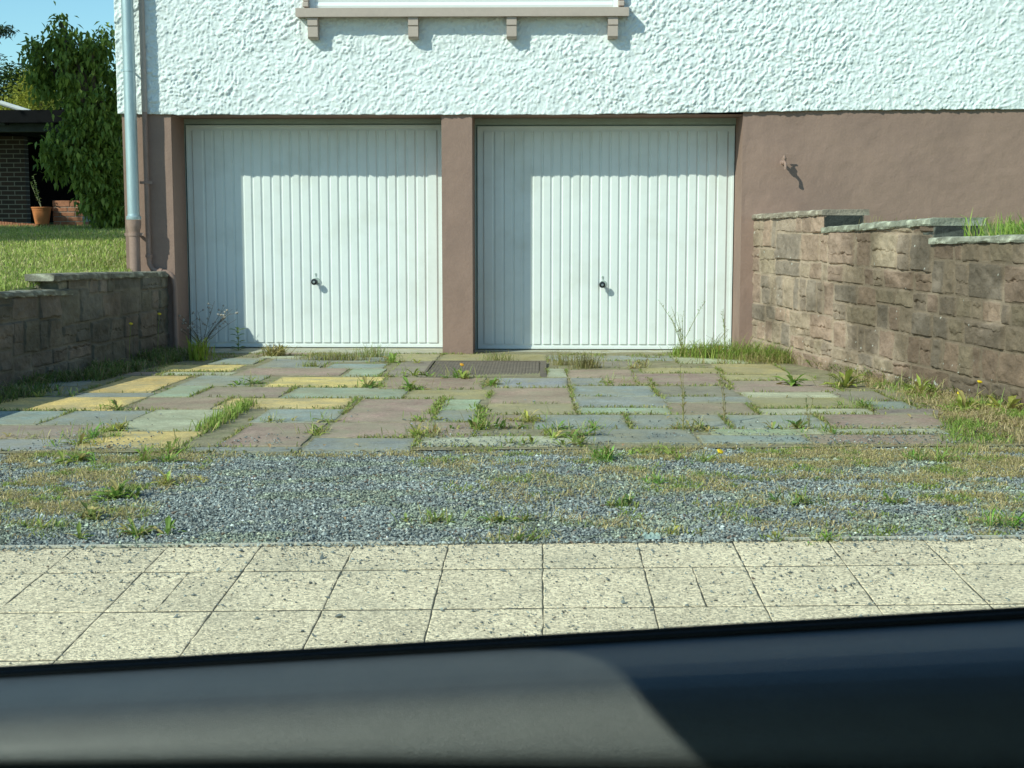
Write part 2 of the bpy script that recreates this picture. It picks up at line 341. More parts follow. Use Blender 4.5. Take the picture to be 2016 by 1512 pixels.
def stones(name, X, Y, Z, rad, cols):
    n = len(X); base = np.array([(1, 0, 0), (0, 1, 0), (-1, 0, 0), (0, -1, 0), (.1, 0, .8), (0, .1, -.8)], float)
    V = base[None] * (1 + rng.normal(0, .28, (n, 6, 1))) + rng.normal(0, .16, (n, 6, 3))
    th = rng.uniform(0, 6.28, n); c, s = np.cos(th), np.sin(th)
    tl = rng.normal(0, .4, n); V[:, :, 2] += V[:, :, 0] * tl[:, None]
    x = V[:, :, 0] * c[:, None] - V[:, :, 1] * s[:, None] * .75; y = V[:, :, 0] * s[:, None] + V[:, :, 1] * c[:, None] * .75
    V = np.stack([x, y, V[:, :, 2] * .75], -1) * rad[:, None, None] + np.stack([X, Y, Z], -1)[:, None]
    T = np.array([(0, 1, 4), (1, 2, 4), (2, 3, 4), (3, 0, 4), (1, 0, 5), (2, 1, 5), (3, 2, 5), (0, 3, 5)])
    return make(name, V.reshape(-1, 3), (T[None] + (np.arange(n) * 6)[:, None, None]).reshape(-1, 3), m_stone, col=np.repeat(cols, 6, 0))
def stonecol(n):
    v = np.exp(rng.normal(math.log(.262), .33, n))[:, None]; c = np.array([(1.0, 1.07, .985)]) * v
    p = rng.random(n); c[p > .94] = np.array((.42, .40, .34)) * rng.uniform(.7, 1.3, (np.sum(p > .94), 1)); c[p < .04] = np.array((.22, .16, .12))
    return np.clip(c, .03, .8)
sp = .0113; xs = np.arange(-3.2, 3.2, sp); ys = np.arange(-8.24, -5.93, sp)
X, Y = [a.ravel() for a in np.meshgrid(xs, ys)]; X = X + rng.uniform(-.6, .6, len(X)) * sp; Y = Y + rng.uniform(-.6, .6, len(X)) * sp
keep = (np.abs(X) < .385 * (Y + 12.88) + .1) & (Y > -8.2 - .05 * fbm(X * 3, X * 0, 5) * (vn(X * 2.1, X * 0, 8) > .45)) & (Y < -5.94)
X, Y = X[keep], Y[keep]; P = np.stack([X, Y, gz(X, Y)], -1); vd = vegden(P); vd = vd * np.clip((fbm(X * 6, Y * 8, 21) - .50 + .10 * vd) * 7, 0, 1)
keep = rng.random(len(X)) > np.clip(vd * .6, 0, .6); P = P[keep]; n = len(P)
pile = np.where(P[:, 1] < -8.19, g(P[:, 0], np.full(n, -8.2)) + .004, P[:, 2])
tag(stones('gravel', P[:, 0], P[:, 1], pile + rng.uniform(-.002, .006, n), np.exp(rng.normal(math.log(.0064), .24, n)), stonecol(n) * (.72 + .5 * fbm(P[:, 0] * 2.2, P[:, 1] * 3, 19))[:, None] * np.where((fbm(P[:, 0] * 3, P[:, 1] * 5, 63) > .54)[:, None], np.array((1.04, 1.05, .88)), 1.)), 'loose blue grey gravel between the paved drive and the pavement', 'gravel', kind='stuff')
# pebbles kicked out over the pavement and the drive
n = 30000; X = rng.uniform(-1.9, 2.2, n); Y = rng.uniform(-9.6, -8.2, n)
den = np.exp((-8.2 - Y) * -3.2) * (.25 + .9 * fbm(X * 1.7, Y * 1.7, 31) ** 2 * 2) + .20 + .9 * np.exp(-((X - .82) / .18) ** 2 - ((Y + 8.72) / .14) ** 2) + .35 * (vn(X * 1.3, Y * 2, 77) > .7)
k = rng.random(n) < den * .42; X, Y = X[k], Y[k]; n = len(X)
X2 = rng.uniform(-2.6, 2.6, 2600); Y2 = -5.95 + rng.exponential(.45, 2600); d2 = fbm(X2 * 2.2, Y2 * 2.2, 55); k2 = (d2 > .5) & (Y2 < -3.5); X2, Y2 = X2[k2], Y2[k2]
lift_ = np.concatenate([np.zeros(n), np.full(len(X2), .0045)]); XX = np.concatenate([X, X2]); YY = np.concatenate([Y, Y2]); rr = np.concatenate([np.exp(rng.normal(math.log(.0030), .40, n)), rng.uniform(.004, .0085, len(X2))])
tag(stones('pebbles', XX, YY, g(XX, YY) + rr * .35 + .001 + lift_, rr, stonecol(len(XX)) * .75), 'dark pebbles scattered over the pale pavement and the nearest coloured slabs', 'pebbles', kind='stuff')

# ------------------------------------------------------------------ the house
house = empty('house', (-.2, 4, 0), 'white rough plastered house with brown base and two garage doors facing the drive', 'house')
XL, XO0, XP0, XP1, XO1 = -3.735, -3.30, -.904, -.633, 1.747
YD = .48
b = MB()
def wallgrid(x0, x1, z0, z1, y, seed, amp=.004, st=.03):    # hand floated render: a gently uneven sheet
    xs = np.linspace(x0, x1, max(2, int((x1 - x0) / st))); zs = np.linspace(z0, z1, max(2, int((z1 - z0) / st)))
    X, Z = np.meshgrid(xs, zs, indexing='ij'); Y = y - amp * (fbm(X * 3, Z * 3, seed) - .5) * 2 - amp * .5 * (vn(X * 17, Z * 17, seed + 5) - .5)
    Y[0, :] = y; Y[-1, :] = y; Y[:, 0] = y; Y[:, -1] = y
    return np.stack([X, Y, Z], -1).reshape(-1, 3), gridpolys(len(xs), len(zs))
V = []; Q = []; nb = 0
for (x0, x1, z0, z1, s) in ((XL, XO0, -.05, 2.165, 1), (XP0, XP1, -.05, 2.165, 2), (XO1, 9.0, -.05, 2.165, 3)):
    v, q = wallgrid(x0, x1, z0, z1, 0., s, .004 if s < 3 else .007); V.append(v); Q.append(q[:, ::1] + nb); nb += len(v)
def quad(a, b_, c, d):
    global nb
    V.append(np.array([a, b_, c, d], float)); Q.append(np.array([[0, 1, 2, 3]]) + nb); nb += 4
for x in (XO0, XP0, XP1, XO1): quad((x, 0, -.05), (x, YD + .1, -.05), (x, YD + .1, 2.165), (x, 0, 2.165))      # reveals
for xa, xb in ((XO0, XP0), (XP1, XO1)): quad((xa, -.004, 2.112), (xb, -.004, 2.112), (xb, YD + .1, 2.112), (xa, YD + .1, 2.112))   # soffits
quad((XL, 0, -.4), (XL, 9, -.4), (XL, 9, 2.165), (XL, 0, 2.165)); quad((9, 0, -.4), (9, 9, -.4), (9, 9, 2.165), (9, 0, 2.165)); quad((XL, 9, -.4), (9, 9, -.4), (9, 9, 2.165), (XL, 9, 2.165))
quad((XO0 - .1, .62, -.05), (XO1 + .1, .62, -.05), (XO1 + .1, .62, 2.165), (XO0 - .1, .62, 2.165))
make('base_wall', np.concatenate(V), Q, m_brown, house)
# rough cast upper wall, relief in the mesh
xs = np.arange(XL - .03, 4.75, .0070); zs = np.linspace(0, 1.0, 166)
edge = np.interp(xs, [-3.8, -3.27, .22, 1.75, 2.53, 4.19, 4.8], [2.125, 2.114, 2.110, 2.128, 2.143, 2.153, 2.156]) + .012 * (fbm(xs * 14, xs * 0, 3) - .5)
ZT = 3.32
Z = edge[:, None] + (ZT - edge)[:, None] * zs[None]; X = np.repeat(xs[:, None], len(zs), 1)
wx = X + .03 * (fbm(X * 9, Z * 9, 61) - .5) * 2 + .09 * (vn(X * 2.3, Z * 2.3, 161) - .5); Z_ = Z + .09 * (vn(X * 2.6, Z * 2.6, 171) - .5); wz = Z_ + .03 * (fbm(X * 9, Z * 9, 71) - .5) * 2
ra = wx * .8 + wz * .6; rb_ = -wx * .6 + wz * .8
h = np.abs(vn(ra * 17, rb_ * 27, 5) - .5) * 2; h2 = vn(ra * 38, rb_ * 50, 15); h3 = vn(wx * 70 + .4 * wz, wz * 74, 25); h4 = vn(X * 130, Z * 130, 27)
mask_calm = np.clip(fbm(X * 1.7, Z * 1.7, 91) * 3 - .8, .70, 1.)
h5 = vn(X * 47 + 3 * h2, Z * 51 + 3 * h, 35); lump = np.clip(h2 * 1.1 + h5 * .9 - .62, 0, 1)
relief = (.0035 * h + .0125 * lump + .0085 * h3 * (.35 + lump) + .0036 * h4 + .010 * fbm(X * 5, Z * 5, 95)) * mask_calm
Yw = -.016 - relief
WX0, WX1, WZ0 = -2.045, .640, 3.0
Xc = (X[:-1, :-1] + X[1:, 1:]) / 2; Zc = (Z[:-1, :-1] + Z[1:, 1:]) / 2
hole = (Xc > WX0) & (Xc < WX1) & (Zc > WZ0)
nx, nz = X.shape
V = [np.stack([X, Yw, Z], -1).reshape(-1, 3)]; Q = [gridpolys(nx, nz, 0, ~hole)]; nb = nx * nz
back = np.stack([xs, np.full(nx, .004), edge + .002], -1); V.append(back)                                        # underside of the plaster
i = np.arange(nx - 1); Q.append(np.stack([i + nb, i + 1 + nb, (i + 1) * nz, i * nz], -1)); nb += nx
lf = np.stack([np.full(nz, XL - .03), np.full(nz, 9.), Z[0]], -1); V.append(lf); i = np.arange(nz - 1)             # left end of the house
Q.append(np.stack([i, i + 1, i + 1 + nb, i + nb], -1)); nb += nz
for a, b_, c, d in [((XL - .03, -.03, ZT), (WX0, -.03, ZT), (WX0, -.03, 5.6), (XL - .03, -.03, 5.6)), ((WX1, -.03, ZT), (9, -.03, ZT), (9, -.03, 5.6), (WX1, -.03, 5.6)),
                    ((WX0, -.03, 4.4), (WX1, -.03, 4.4), (WX1, -.03, 5.6), (WX0, -.03, 5.6)), ((4.74, -.03, 2.15), (9, -.03, 2.15), (9, -.03, ZT), (4.74, -.03, ZT)),
                    ((XL - .03, -.03, ZT), (XL - .03, 9, ZT), (XL - .03, 9, 5.6), (XL - .03, -.03, 5.6)), ((9, -.03, 2.15), (9, 9, 2.15), (9, 9, 5.6), (9, -.03, 5.6)), ((XL - .03, 9, 2.1), (9, 9, 2.1), (9, 9, 5.6), (XL - .03, 9, 5.6))]: quad(a, b_, c, d)
make('upper_wall', np.concatenate(V), Q, m_stucco, house, smooth=True)
r = MB(); r.add([(-4.2, -.5, 5.55), (9.4, -.5, 5.55), (9.4, 9.4, 5.55), (-4.2, 9.4, 5.55), (-1, 4.4, 8.2), (6.2, 4.4, 8.2)], [(0, 1, 5, 4), (2, 3, 4, 5), (3, 0, 4), (1, 2, 5), (0, 3, 2, 1)])
r.build('roof', m_rbrick, house)
# window: sill on four corbels, shutter, surround
sill = MB()
sill.prism([(-.165, 2.938), (-.165, 3.012), (-.02, 3.028), (.03, 3.028), (.03, 2.946), (-.135, 2.946), (-.15, 2.938)], -2.150, .729, 0)
win = sill.build('window_sill', m_sill, house)
for xc in (-2.008, -1.135, -.282, .594):
    c = MB(); c.prism([(.0, 2.944), (-.142, 2.944), (-.142, 2.868), (-.132, 2.860), (-.132, 2.772), (-.11, 2.757), (.0, 2.757)], xc - .043, xc + .043, 0); c.build('corbel', m_sill, house)
sh = MB()
for k in range(18): z = 3.032 + k * .052; sh.prism([(-.010, z), (-.018, z + .02), (-.012, z + .050), (.012, z + .050), (.012, z)], WX0 + .045, WX1 - .045, 0)
wn = MB(); wn.box(WX0, WX0 + .043, -.022, .04, 3.03, 4.4); wn.box(WX1 - .043, WX1, -.022, .04, 3.03, 4.4); wn.box(WX0 + .043, WX1 - .043, .013, .04, 3.03, 4.4)
wf = wn.build('window_frame', m_shut, house); sh.build('roller_shutter', m_shut, wf)
for xc in (WX0 - .028, WX1 + .028):
    s_ = MB(); s_.box(xc - .027, xc + .027, -.10, .0, 3.03, 3.075, .006).box(xc - .025, xc + .025, -.085, .0, 3.078, 4.4, .006); s_.build('window_surround', m_sill, house)
# garage doors
def garage_door(x0, x1, dz, knobx, knobz):
    top, bot = 2.052 + dz, .012 + dz; yb = YD
    V = []; F = []
    pitch = .0888; n = 25; xa = x0 + .050; tot = x1 - x0 - .10; extra = (tot - pitch * n) / 2
    bm = MB()
    # profile of one sheet across x: border, then raised panels parted by grooves
    def rows(prof, z0, z1):
        for (xa_, ya_), (xb_, yb_) in zip(prof[:-1], prof[1:]): bm.add([(xa_, ya_, z0), (xb_, yb_, z0), (xb_, yb_, z1), (xa_, ya_, z1)], [(0, 1, 2, 3)])
    lo, hi = bot + .045, top - .050
    prof = [(x0, yb), (xa - .004, yb)]; x = xa; panels = []
    for k in range(n):
        wd = pitch + (extra if k in (0, n - 1) else 0); a, c = x + .0085, x + wd - .0085
        prof += [(a - .0045, yb), (a + .0025, yb - .0115), (c - .0095, yb - .0115), (c + .0060, yb)] if k else [(xa, yb), (a + .0025, yb - .0115), (c - .0095, yb - .0115), (c + .0060, yb)]
        panels.append((a + .0025, c - .0095)); x += wd
    prof += [(x1, yb)]
    rows(prof, lo, hi)
    bm.add([(x0, yb, hi), (x1, yb, hi), (x1, yb, top), (x0, yb, top)], [(0, 1, 2, 3)]); bm.add([(x0, yb, bot), (x1, yb, bot), (x1, yb, lo), (x0, yb, lo)], [(0, 1, 2, 3)])
    for a, c in panels:                                     # closed ends of the panels
        for z, s in ((lo, 1), (hi, -1)):
            bm.add([(a - .006, yb, z), (c + .0155, yb, z), (c, yb - .0115, z + .0001 * s), (a, yb - .0115, z + .0001 * s)], [(0, 1, 2, 3)])
    lip = .016
    bm.box(x0, x0 + .018, yb - .006, yb - .0003, bot, top); bm.box(x1 - .018, x1, yb - .006, yb - .0003, bot, top); bm.box(x0 + .018, x1 - .018, yb - .007, yb - .0003, bot, bot + .020); bm.box(x0 + .018, x1 - .018, yb - .006, yb - .0003, top - .016, top)
    d = bm.build('garage_door', m_door, house)
    fr = MB(); fr.box(x0 - .03, x1 + .03, yb - .012, yb + .05, top + .012, 2.110); fr.box(x0 - .028, x0 - .012, yb - .012, yb + .05, dz, top + .012); fr.box(x1 + .012, x1 + .028, yb - .012, yb + .05, dz, top + .012)
    fr.box(x0 - .012, x1 + .012, yb + .03, yb + .04, dz, top + .012)
    fr.build('door_frame', m_frame, d)
    kb_ = MB(); y0 = yb - .0115
    kb_.lathe((knobx, y0, knobz), (0, -1, 0), [(0, .022), (.006, .022), (.008, .012), (.045, .012), (.052, .027), (.068, .030), (.080, .027), (.083, .013)], 20)
    k1 = kb_.build('door_knob', m_black, d, True)
    cy = MB(); cy.lathe((knobx, y0 - .0835, knobz), (0, -1, 0), [(0, .011), (.004, .011)], 14); cy.build('lock_cylinder', m_steel, k1)
    pl = MB(); pl.lathe((knobx + .012, y0, knobz + .004), (0, -1, 0), [(0, .033), (.004, .032)], 20); pl.build('knob_rose', m_frame, d)
    kh = MB(); kh.lathe((knobx + .006, y0, knobz + .068), (0, -1, 0), [(0, .011), (.004, .010)], 10); kh.box(knobx + .002, knobx + .012, y0 - .004, y0, knobz + .046, knobz + .064); kh.build('keyhole_cover', m_frame, d)
    return d
garage_door(-3.286, -.918, 0, -2.115, .622)['label'] = 'white ribbed up and over garage door left of the brown pillar'
garage_door(-.608, 1.738, -.012, .540, .598)['label'] = 'white ribbed up and over garage door right of the brown pillar'
th = MB(); th.box(XO0 + .002, XP0 - .002, .03, .60, -.10, .003); th.box(XP1 + .002, XO1 - .002, .03, .60, -.10, -.010); th.build('door_threshold', m_conc, house)
# rainwater pipes
dp = MB(); xd, yd = -3.612, -.158
dp.tube([(xd, yd, 1.235), (xd, yd, 3.6), (xd, yd, 5.5)], .052, 24); dpo = dp.build('downpipe', m_zinc, house, True)
col_ = MB(); col_.lathe((xd, yd, 1.195), (0, 0, 1), [(0, .062), (.012, .064), (.026, .064), (.034, .054), (.05, .0525)], 24); col_.build('pipe_collar', m_zinc, dpo, True)
se = MB(); se.lathe((xd, yd, 1.215), (0, 0, 1), [(.012, .0535), (.022, .0535), (.0222, .0515), (.027, .0515)], 24); se.build('pipe_seam', m_zinc, dpo, True)
cl = MB(); cl.lathe((xd, yd, 2.475), (0, 0, 1), [(0, .0525), (.001, .0555), (.02, .0555), (.021, .0525)], 24); cl.box(xd - .075, xd - .052, yd - .008, yd + .008, 2.477, 2.495); cl.box(xd - .006, xd + .006, yd + .05, -.02, 2.480, 2.492); cl.build('pipe_clamp', m_zinc, dpo, True)
ci = MB(); ci.lathe((xd, yd, .70), (0, 0, 1), [(0, .048), (.36, .047), (.375, .047), (.40, .052), (.43, .060), (.455, .063), (.49, .063), (.4905, .056)], 24)
cio = ci.build('cast_iron_pipe', m_brownpipe, house, True)
br_ = MB(); br_.lathe((xd, yd, 1.052), (0, 0, 1), [(0, .0475), (.001, .053), (.027, .053), (.028, .0475)], 24); br_.box(xd - .085, xd - .050, yd - .006, yd + .008, 1.054, 1.078); br_.box(xd + .050, xd + .085, yd - .006, yd + .008, 1.054, 1.078); br_.box(xd - .012, xd + .012, yd + .05, 0, 1.057, 1.075); br_.build('pipe_bracket', m_brownpipe, cio, True)
xt = -3.518; tp = MB(); tp.tube([(xt, -.05, 2.135), (xt, -.05, .86), (xt + .005, -.05, .80), (xt + .03, -.05, .755), (xt + .07, -.05, .735), (xt + .15, -.05, .728), (xt + .19, -.05, .71), (xt + .212, -.045, .67), (xt + .218, -.035, .60), (xt + .218, -.03, -.02)], .023, 14)
tpo = tp.build('water_pipe', m_brownpipe, house, True)
tu = MB(); tu.tube([(xt, -.05, 2.135), (xt, -.05, 3.6), (xt, -.05, 5.4)], .0245, 14); tu.build('upper_pipe', m_sill, tpo, True)
for z in (1.52, ): c = MB(); c.box(xt - .055, xt + .055, -.075, -.071, z - .012, z + .012); c.lathe((xt, -.05, z - .013), (0, 0, 1), [(0, .024), (.001, .029), (.025, .029), (.026, .024)], 14); c.build('pipe_bracket', m_brownpipe, tpo)
c = MB(); c.lathe((xt + .001, -.05, .855), (0, 0, 1), [(0, .024), (.004, .031), (.03, .031), (.034, .024)], 14); c.build('pipe_joint', m_brownpipe, tpo); c = MB(); c.lathe((xt + .085, -.05, .734), (1, 0, -.06), [(0, .024), (.003, .029), (.03, .029), (.034, .024)], 14); c.build('pipe_joint', m_brownpipe, tpo)
# garden tap
tx, tz = 2.098, 1.690; t = MB()
t.lathe((tx, .004, tz), (0, -1, 0), [(0, .032), (.006, .030), (.010, .014), (.075, .013), (.078, .020), (.105, .020), (.108, .013), (.13, .012)], 14)
t.tube([(tx, -.09, tz), (tx + .002, -.12, tz + .002), (tx + .004, -.145, tz - .012), (tx + .004, -.152, tz - .05)], [.013, .013, .012, .013], 12)
t.lathe((tx + .004, -.152, tz - .05), (0, 0, -1), [(0, .016), (.012, .016)], 12)
tap = t.build('garden_tap', m_brownpipe, house, True)
t2 = MB(); t2.lathe((tx + .001, -.092, tz + .008), (0, 0, 1), [(0, .017), (.02, .017), (.024, .020), (.034, .020), (.036, .012), (.052, .009), (.054, .006), (.075, .005)], 12); t2.box(tx - .026, tx + .030, -.098, -.086, tz + .074, tz + .082); t2.build('tap_handle', m_brownpipe, tap, True)
for (x, z) in ((1.73, 1.70), ):
    pass

# ------------------------------------------------------------------ retaining walls of random squared stone
def ashlar(W, H, res, seed, pal, mort, dark, courses=None):
    rg = np.random.default_rng(seed); nu, nv = int(W / res), int(H / res)
    u = np.linspace(0, W, nu); v = np.linspace(0, H, nv); U, Vv = np.meshgrid(u, v, indexing='ij')
    Uw = U + .012 * (fbm(U * 7, Vv * 7, seed) - .5) * 2; Vw = Vv + .012 * (fbm(U * 7, Vv * 7, seed + 9) - .5) * 2 - .02 * U * 0
    rects = []
    def split(a, b, c, d, dep):
        w_, h_ = b - a, d - c
        if h_ > .29 and (h_ > w_ * .55 or rg.random() < .5):
            s = c + h_ * rg.uniform(.32, .68); split(a, b, c, s, dep + 1); split(a, b, s, d, dep + 1)
        elif w_ > .58 or (w_ > .30 and rg.random() < .5):
            s = a + w_ * rg.uniform(.3, .7); split(a, s, c, d, dep + 1); split(s, b, c, d, dep + 1)
        else: rects.append((a, b, c, d))
    split(-.05, W + .05, -.02, H + .02, 0)
    Hh = np.zeros_like(U); C = np.zeros((*U.shape, 3)); C[:] = np.array(mort) * (.85 + .3 * fbm(U * 9, Vv * 9, seed + 2))[..., None]
    Uw0, Vw0, U0, V0 = Uw, Vw, U, Vv
    for k, (a, b, c, d) in enumerate(rects):
        j1 = rg.uniform(.006, .018); j2 = rg.uniform(.004, .009)
        i0, i1 = np.searchsorted(u, (a - .03, b + .03)); q0, q1 = np.searchsorted(v, (c - .03, d + .03)); W_ = (slice(i0, i1), slice(q0, q1))
        if i1 <= i0 or q1 <= q0: continue
        Uw, Vw, U, Vv = Uw0[W_], Vw0[W_], U0[W_], V0[W_]
        e = np.minimum(np.minimum(Uw - a - j1, b - j1 - Uw), np.minimum(Vw - c - j2, d - j2 - Vw))
        m = np.clip(e / .007, 0, 1); m = m * m * (3 - 2 * m)
        if not (m > 0).any(): continue
        face = rg.uniform(.003, .016) + .012 * (fbm(U * 14 + k, Vv * 18, seed + k) - .5) * 2 + rg.normal(0, .02) * (U - (a + b) / 2) + rg.normal(0, .04) * (Vv - (c + d) / 2)
        if rg.random() < .34:                              # a chipped ledge
            lz = c + (d - c) * rg.uniform(.3, .75) + .02 * (vn(U * 30, U * 0, seed + k) - .5)
            face = face - .016 * np.exp(-((Vv - lz) / .007) ** 2) * np.clip(fbm(U * 9, Vv * 3, seed + 3 * k) * 4 - 1.6, 0, 1) + .006 * (Vv > lz)
        Hh[W_] = Hh[W_] * (1 - m) + face * m
        base = (np.array(pal[rg.integers(len(pal))]) * .8 + np.array(mort) * .17) * rg.uniform(.86, 1.1)
        c3 = base * (.72 + .56 * fbm(U * 11, Vv * 16, seed + 50 + k))[..., None]
        C[W_] = C[W_] * (1 - m[..., None]) + c3 * m[..., None]
    U, Vv = U0, V0
    Hh += .004 * (fbm(U * 40, Vv * 40, seed + 77) - .5)
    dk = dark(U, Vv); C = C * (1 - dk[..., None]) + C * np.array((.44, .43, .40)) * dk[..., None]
    return U, Vv, Hh, C
def wall_face(A, B, botz, topz, res, seed, pal, mort, dark, parent, flip, thick=.30, specks=None):
    """vertical face from A to B (xy); topz(u) gives the height of its top"""
    A, B = np.array(A, float), np.array(B, float); W = np.linalg.norm(B - A); d = (B - A) / W; n = np.array([-d[1], d[0]]) * flip
    H = 1.5; U, Vv, Hh, C = ashlar(W, H, res, seed, pal, mort, dark)
    zt = topz(U[:, 0]); keepv = (Vv[:-1, :-1] + botz < np.maximum(zt[:-1], zt[1:])[:, None] + 0)
    Z = np.minimum(Vv + botz, zt[:, None])
    if specks is not None:
        sm = specks(U, Vv); C = np.where(sm[..., None], np.array((.62, .60, .54)), C)
    X = A[0] + d[0] * U + n[0] * Hh; Y = A[1] + d[1] * U + n[1] * Hh
    V = [np.stack([X, Y, Z], -1).reshape(-1, 3)]; Q = [gridpolys(*U.shape, 0, keepv)]; cs = [C.reshape(-1, 3)]
    # body behind the face: top, back and ends
    nb = U.size; nu = U.shape[0]; i = np.arange(nu - 1)
    fx, fy = A[0] + d[0] * U[:, 0] - n[0] * .02, A[1] + d[1] * U[:, 0] - n[1] * .02; bx, by = fx - n[0] * thick, fy - n[1] * thick
    V += [np.stack([fx + n[0] * .025, fy + n[1] * .025, zt - .001], -1), np.stack([bx, by, zt - .001], -1), np.stack([bx, by, zt * 0 + botz], -1), np.stack([fx, fy, zt * 0 + botz], -1)]
    for a in range(3): Q.append(np.stack([i + nb + a * nu, i + 1 + nb + a * nu, i + 1 + nb + (a + 1) * nu, i + nb + (a + 1) * nu], -1))
    for e in (0, nu - 1): Q.append(np.array([[nb + e, nb + nu + e, nb + 2 * nu + e, nb + 3 * nu + e]]))
    cs.append(np.tile(np.array(mort) * .6, (4 * nu, 1)))
    return make('wall_face', np.concatenate(V), Q, m_vc, parent, np.concatenate(cs)), d, n
def coping(A, d, n, u0, u1, z0, z1, th, parent, col, seed, over=.025, depth=.36, name='coping_stone'):
    nu, prof = max(6, int((u1 - u0) / .03)), [(over, 0), (over + .006, .25), (over + .004, .8), (over - .012, 1.), (-depth * .5, 1.02), (-depth, 1.), (-depth, 0)]
    u = np.linspace(u0, u1, nu); V = []; C = []
    for a in range(len(prof)):
        o, hh = prof[a]; jit = .010 * (fbm(u * 14, u * 0 + a * 3.1, seed) - .5) * 2
        x = A[0] + d[0] * u + n[0] * (o + jit); y = A[1] + d[1] * u + n[1] * (o + jit)
        z = np.interp(u, [u0, u1], [z0, z1]) - th + th * hh + .006 * (fbm(u * 11, u * 0 + a, seed + 7) - .5) * 2
        V.append(np.stack([x, y, z], -1)); f = fbm(u * 16, u * 0 + a * 2.3, seed + 3)[:, None]
        C.append(np.array(col) * (.55 + .9 * f) + np.clip(f - .56, 0, 1) * 1.3 * np.array((1.0, 1., .80)))
    V = np.array(V).transpose(1, 0, 2); C = np.array(C).transpose(1, 0, 2); k = len(prof)
    P = [[i * k + a, i * k + (a + 1) % k, (i + 1) * k + (a + 1) % k, (i + 1) * k + a] for i in range(nu - 1) for a in range(k)] + [list(range(k)), list(range((nu - 1) * k, nu * k))[::-1]]
    o = make(name, V.reshape(-1, 3), P, m_cope, parent, np.clip(C.reshape(-1, 3), .02, .8))
    import bmesh
    bm = bmesh.new(); bm.from_mesh(o.data); bmesh.ops.recalc_face_normals(bm, faces=bm.faces); bm.to_mesh(o.data); bm.free()
    return o
PINK = [(.36, .235, .175), (.40, .265, .195), (.34, .225, .17), (.37, .27, .195), (.32, .235, .18), (.40, .30, .21), (.28, .215, .17)]
rw = empty('stone_wall', (2.3, -2.4, .05), 'sandstone retaining wall with stepped coping right of the garage doors', 'wall')
RA = np.array((1.868, 0.)); RD = np.array((.2, -1.)) / math.hypot(.2, 1)
yu = lambda y: -y / (1 / math.hypot(.2, 1))
cut1, cut2 = yu(-1.575), yu(-3.38)
def rtop(u): return np.where(u < cut1, 1.196 + .032 * u, np.where(u < cut2, 1.096 + .045 * (u - cut1), 1.050 + .03 * (u - cut2)))
def rdark(U, V):
    n = fbm(U * 2.1, V * 3.0, 5); return np.clip((U - 1.2) * .34 + (n - .5) * 3.2 + .05, 0, .95)
def rspecks(U, V):
    c = vn(U * 55, V * 55, 91); lowd = np.clip((.62 - V) * 1.6, 0, 1) * np.clip((U - 1.6) * .9, 0, 1)
    return c > .982 - .075 * lowd * fbm(U * 3, V * 3, 4)
ro, d, n = wall_face(RA, RA + RD * 5.9, -.02, rtop, .0085, 11, PINK, (.39, .29, .215), rdark, rw, -1, specks=rspecks)
coping(RA, d, n, .0, cut1, 1.240, 1.280, .046, rw, (.29, .235, .18), 3)
coping(RA, d, n, cut1 - .01, cut1 + .70, 1.144, 1.172, .046, rw, (.26, .25, .19), 5)
coping(RA, d, n, cut1 + .715, cut2 + .0, 1.178, 1.222, .052, rw, (.26, .255, .195), 8)
coping(RA, d, n, cut2 - .02, cut2 + .86, 1.094, 1.122, .044, rw, (.28, .27, .21), 13)
coping(RA, d, n, cut2 + .868, 5.9, 1.122, 1.17, .044, rw, (.27, .26, .2), 15)
for (uc, z0, z1, s_) in ((cut1, 1.147, 1.232, 21), (cut2, 1.098, 1.165, 25)):                                    # step blocks, seen end on; end-face shade is put into the dark colour
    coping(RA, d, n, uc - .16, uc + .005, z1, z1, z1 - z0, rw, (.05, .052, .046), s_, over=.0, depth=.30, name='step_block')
lw = empty('stone_wall', (-3.55, -1.5, .05), 'dark weathered stone retaining wall in shade on the lawn side of the drive', 'wall')
LA = np.array((-3.372, -.02)); LD = np.array((-.12, -1.)) / math.hypot(.12, 1)
lc = 1.985
def ltop(u): return np.where(u < lc, .690 + .032 * u, .640 + .034 * (u - lc))
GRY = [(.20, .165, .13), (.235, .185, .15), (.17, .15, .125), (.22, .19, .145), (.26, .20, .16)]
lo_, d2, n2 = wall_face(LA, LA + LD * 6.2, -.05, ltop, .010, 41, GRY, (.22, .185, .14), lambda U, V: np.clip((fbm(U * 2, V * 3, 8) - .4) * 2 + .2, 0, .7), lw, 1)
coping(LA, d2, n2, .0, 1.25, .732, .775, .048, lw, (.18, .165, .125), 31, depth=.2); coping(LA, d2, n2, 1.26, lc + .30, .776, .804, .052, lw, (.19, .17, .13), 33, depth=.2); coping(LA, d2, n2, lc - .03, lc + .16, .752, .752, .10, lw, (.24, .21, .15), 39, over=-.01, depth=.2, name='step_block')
coping(LA, d2, n2, lc - .02, lc + 1.2, .678, .716, .042, lw, (.18, .165, .125), 35, depth=.2); coping(LA, d2, n2, lc + 1.21, 6.2, .716, .85, .044, lw, (.18, .165, .125), 37, depth=.2)

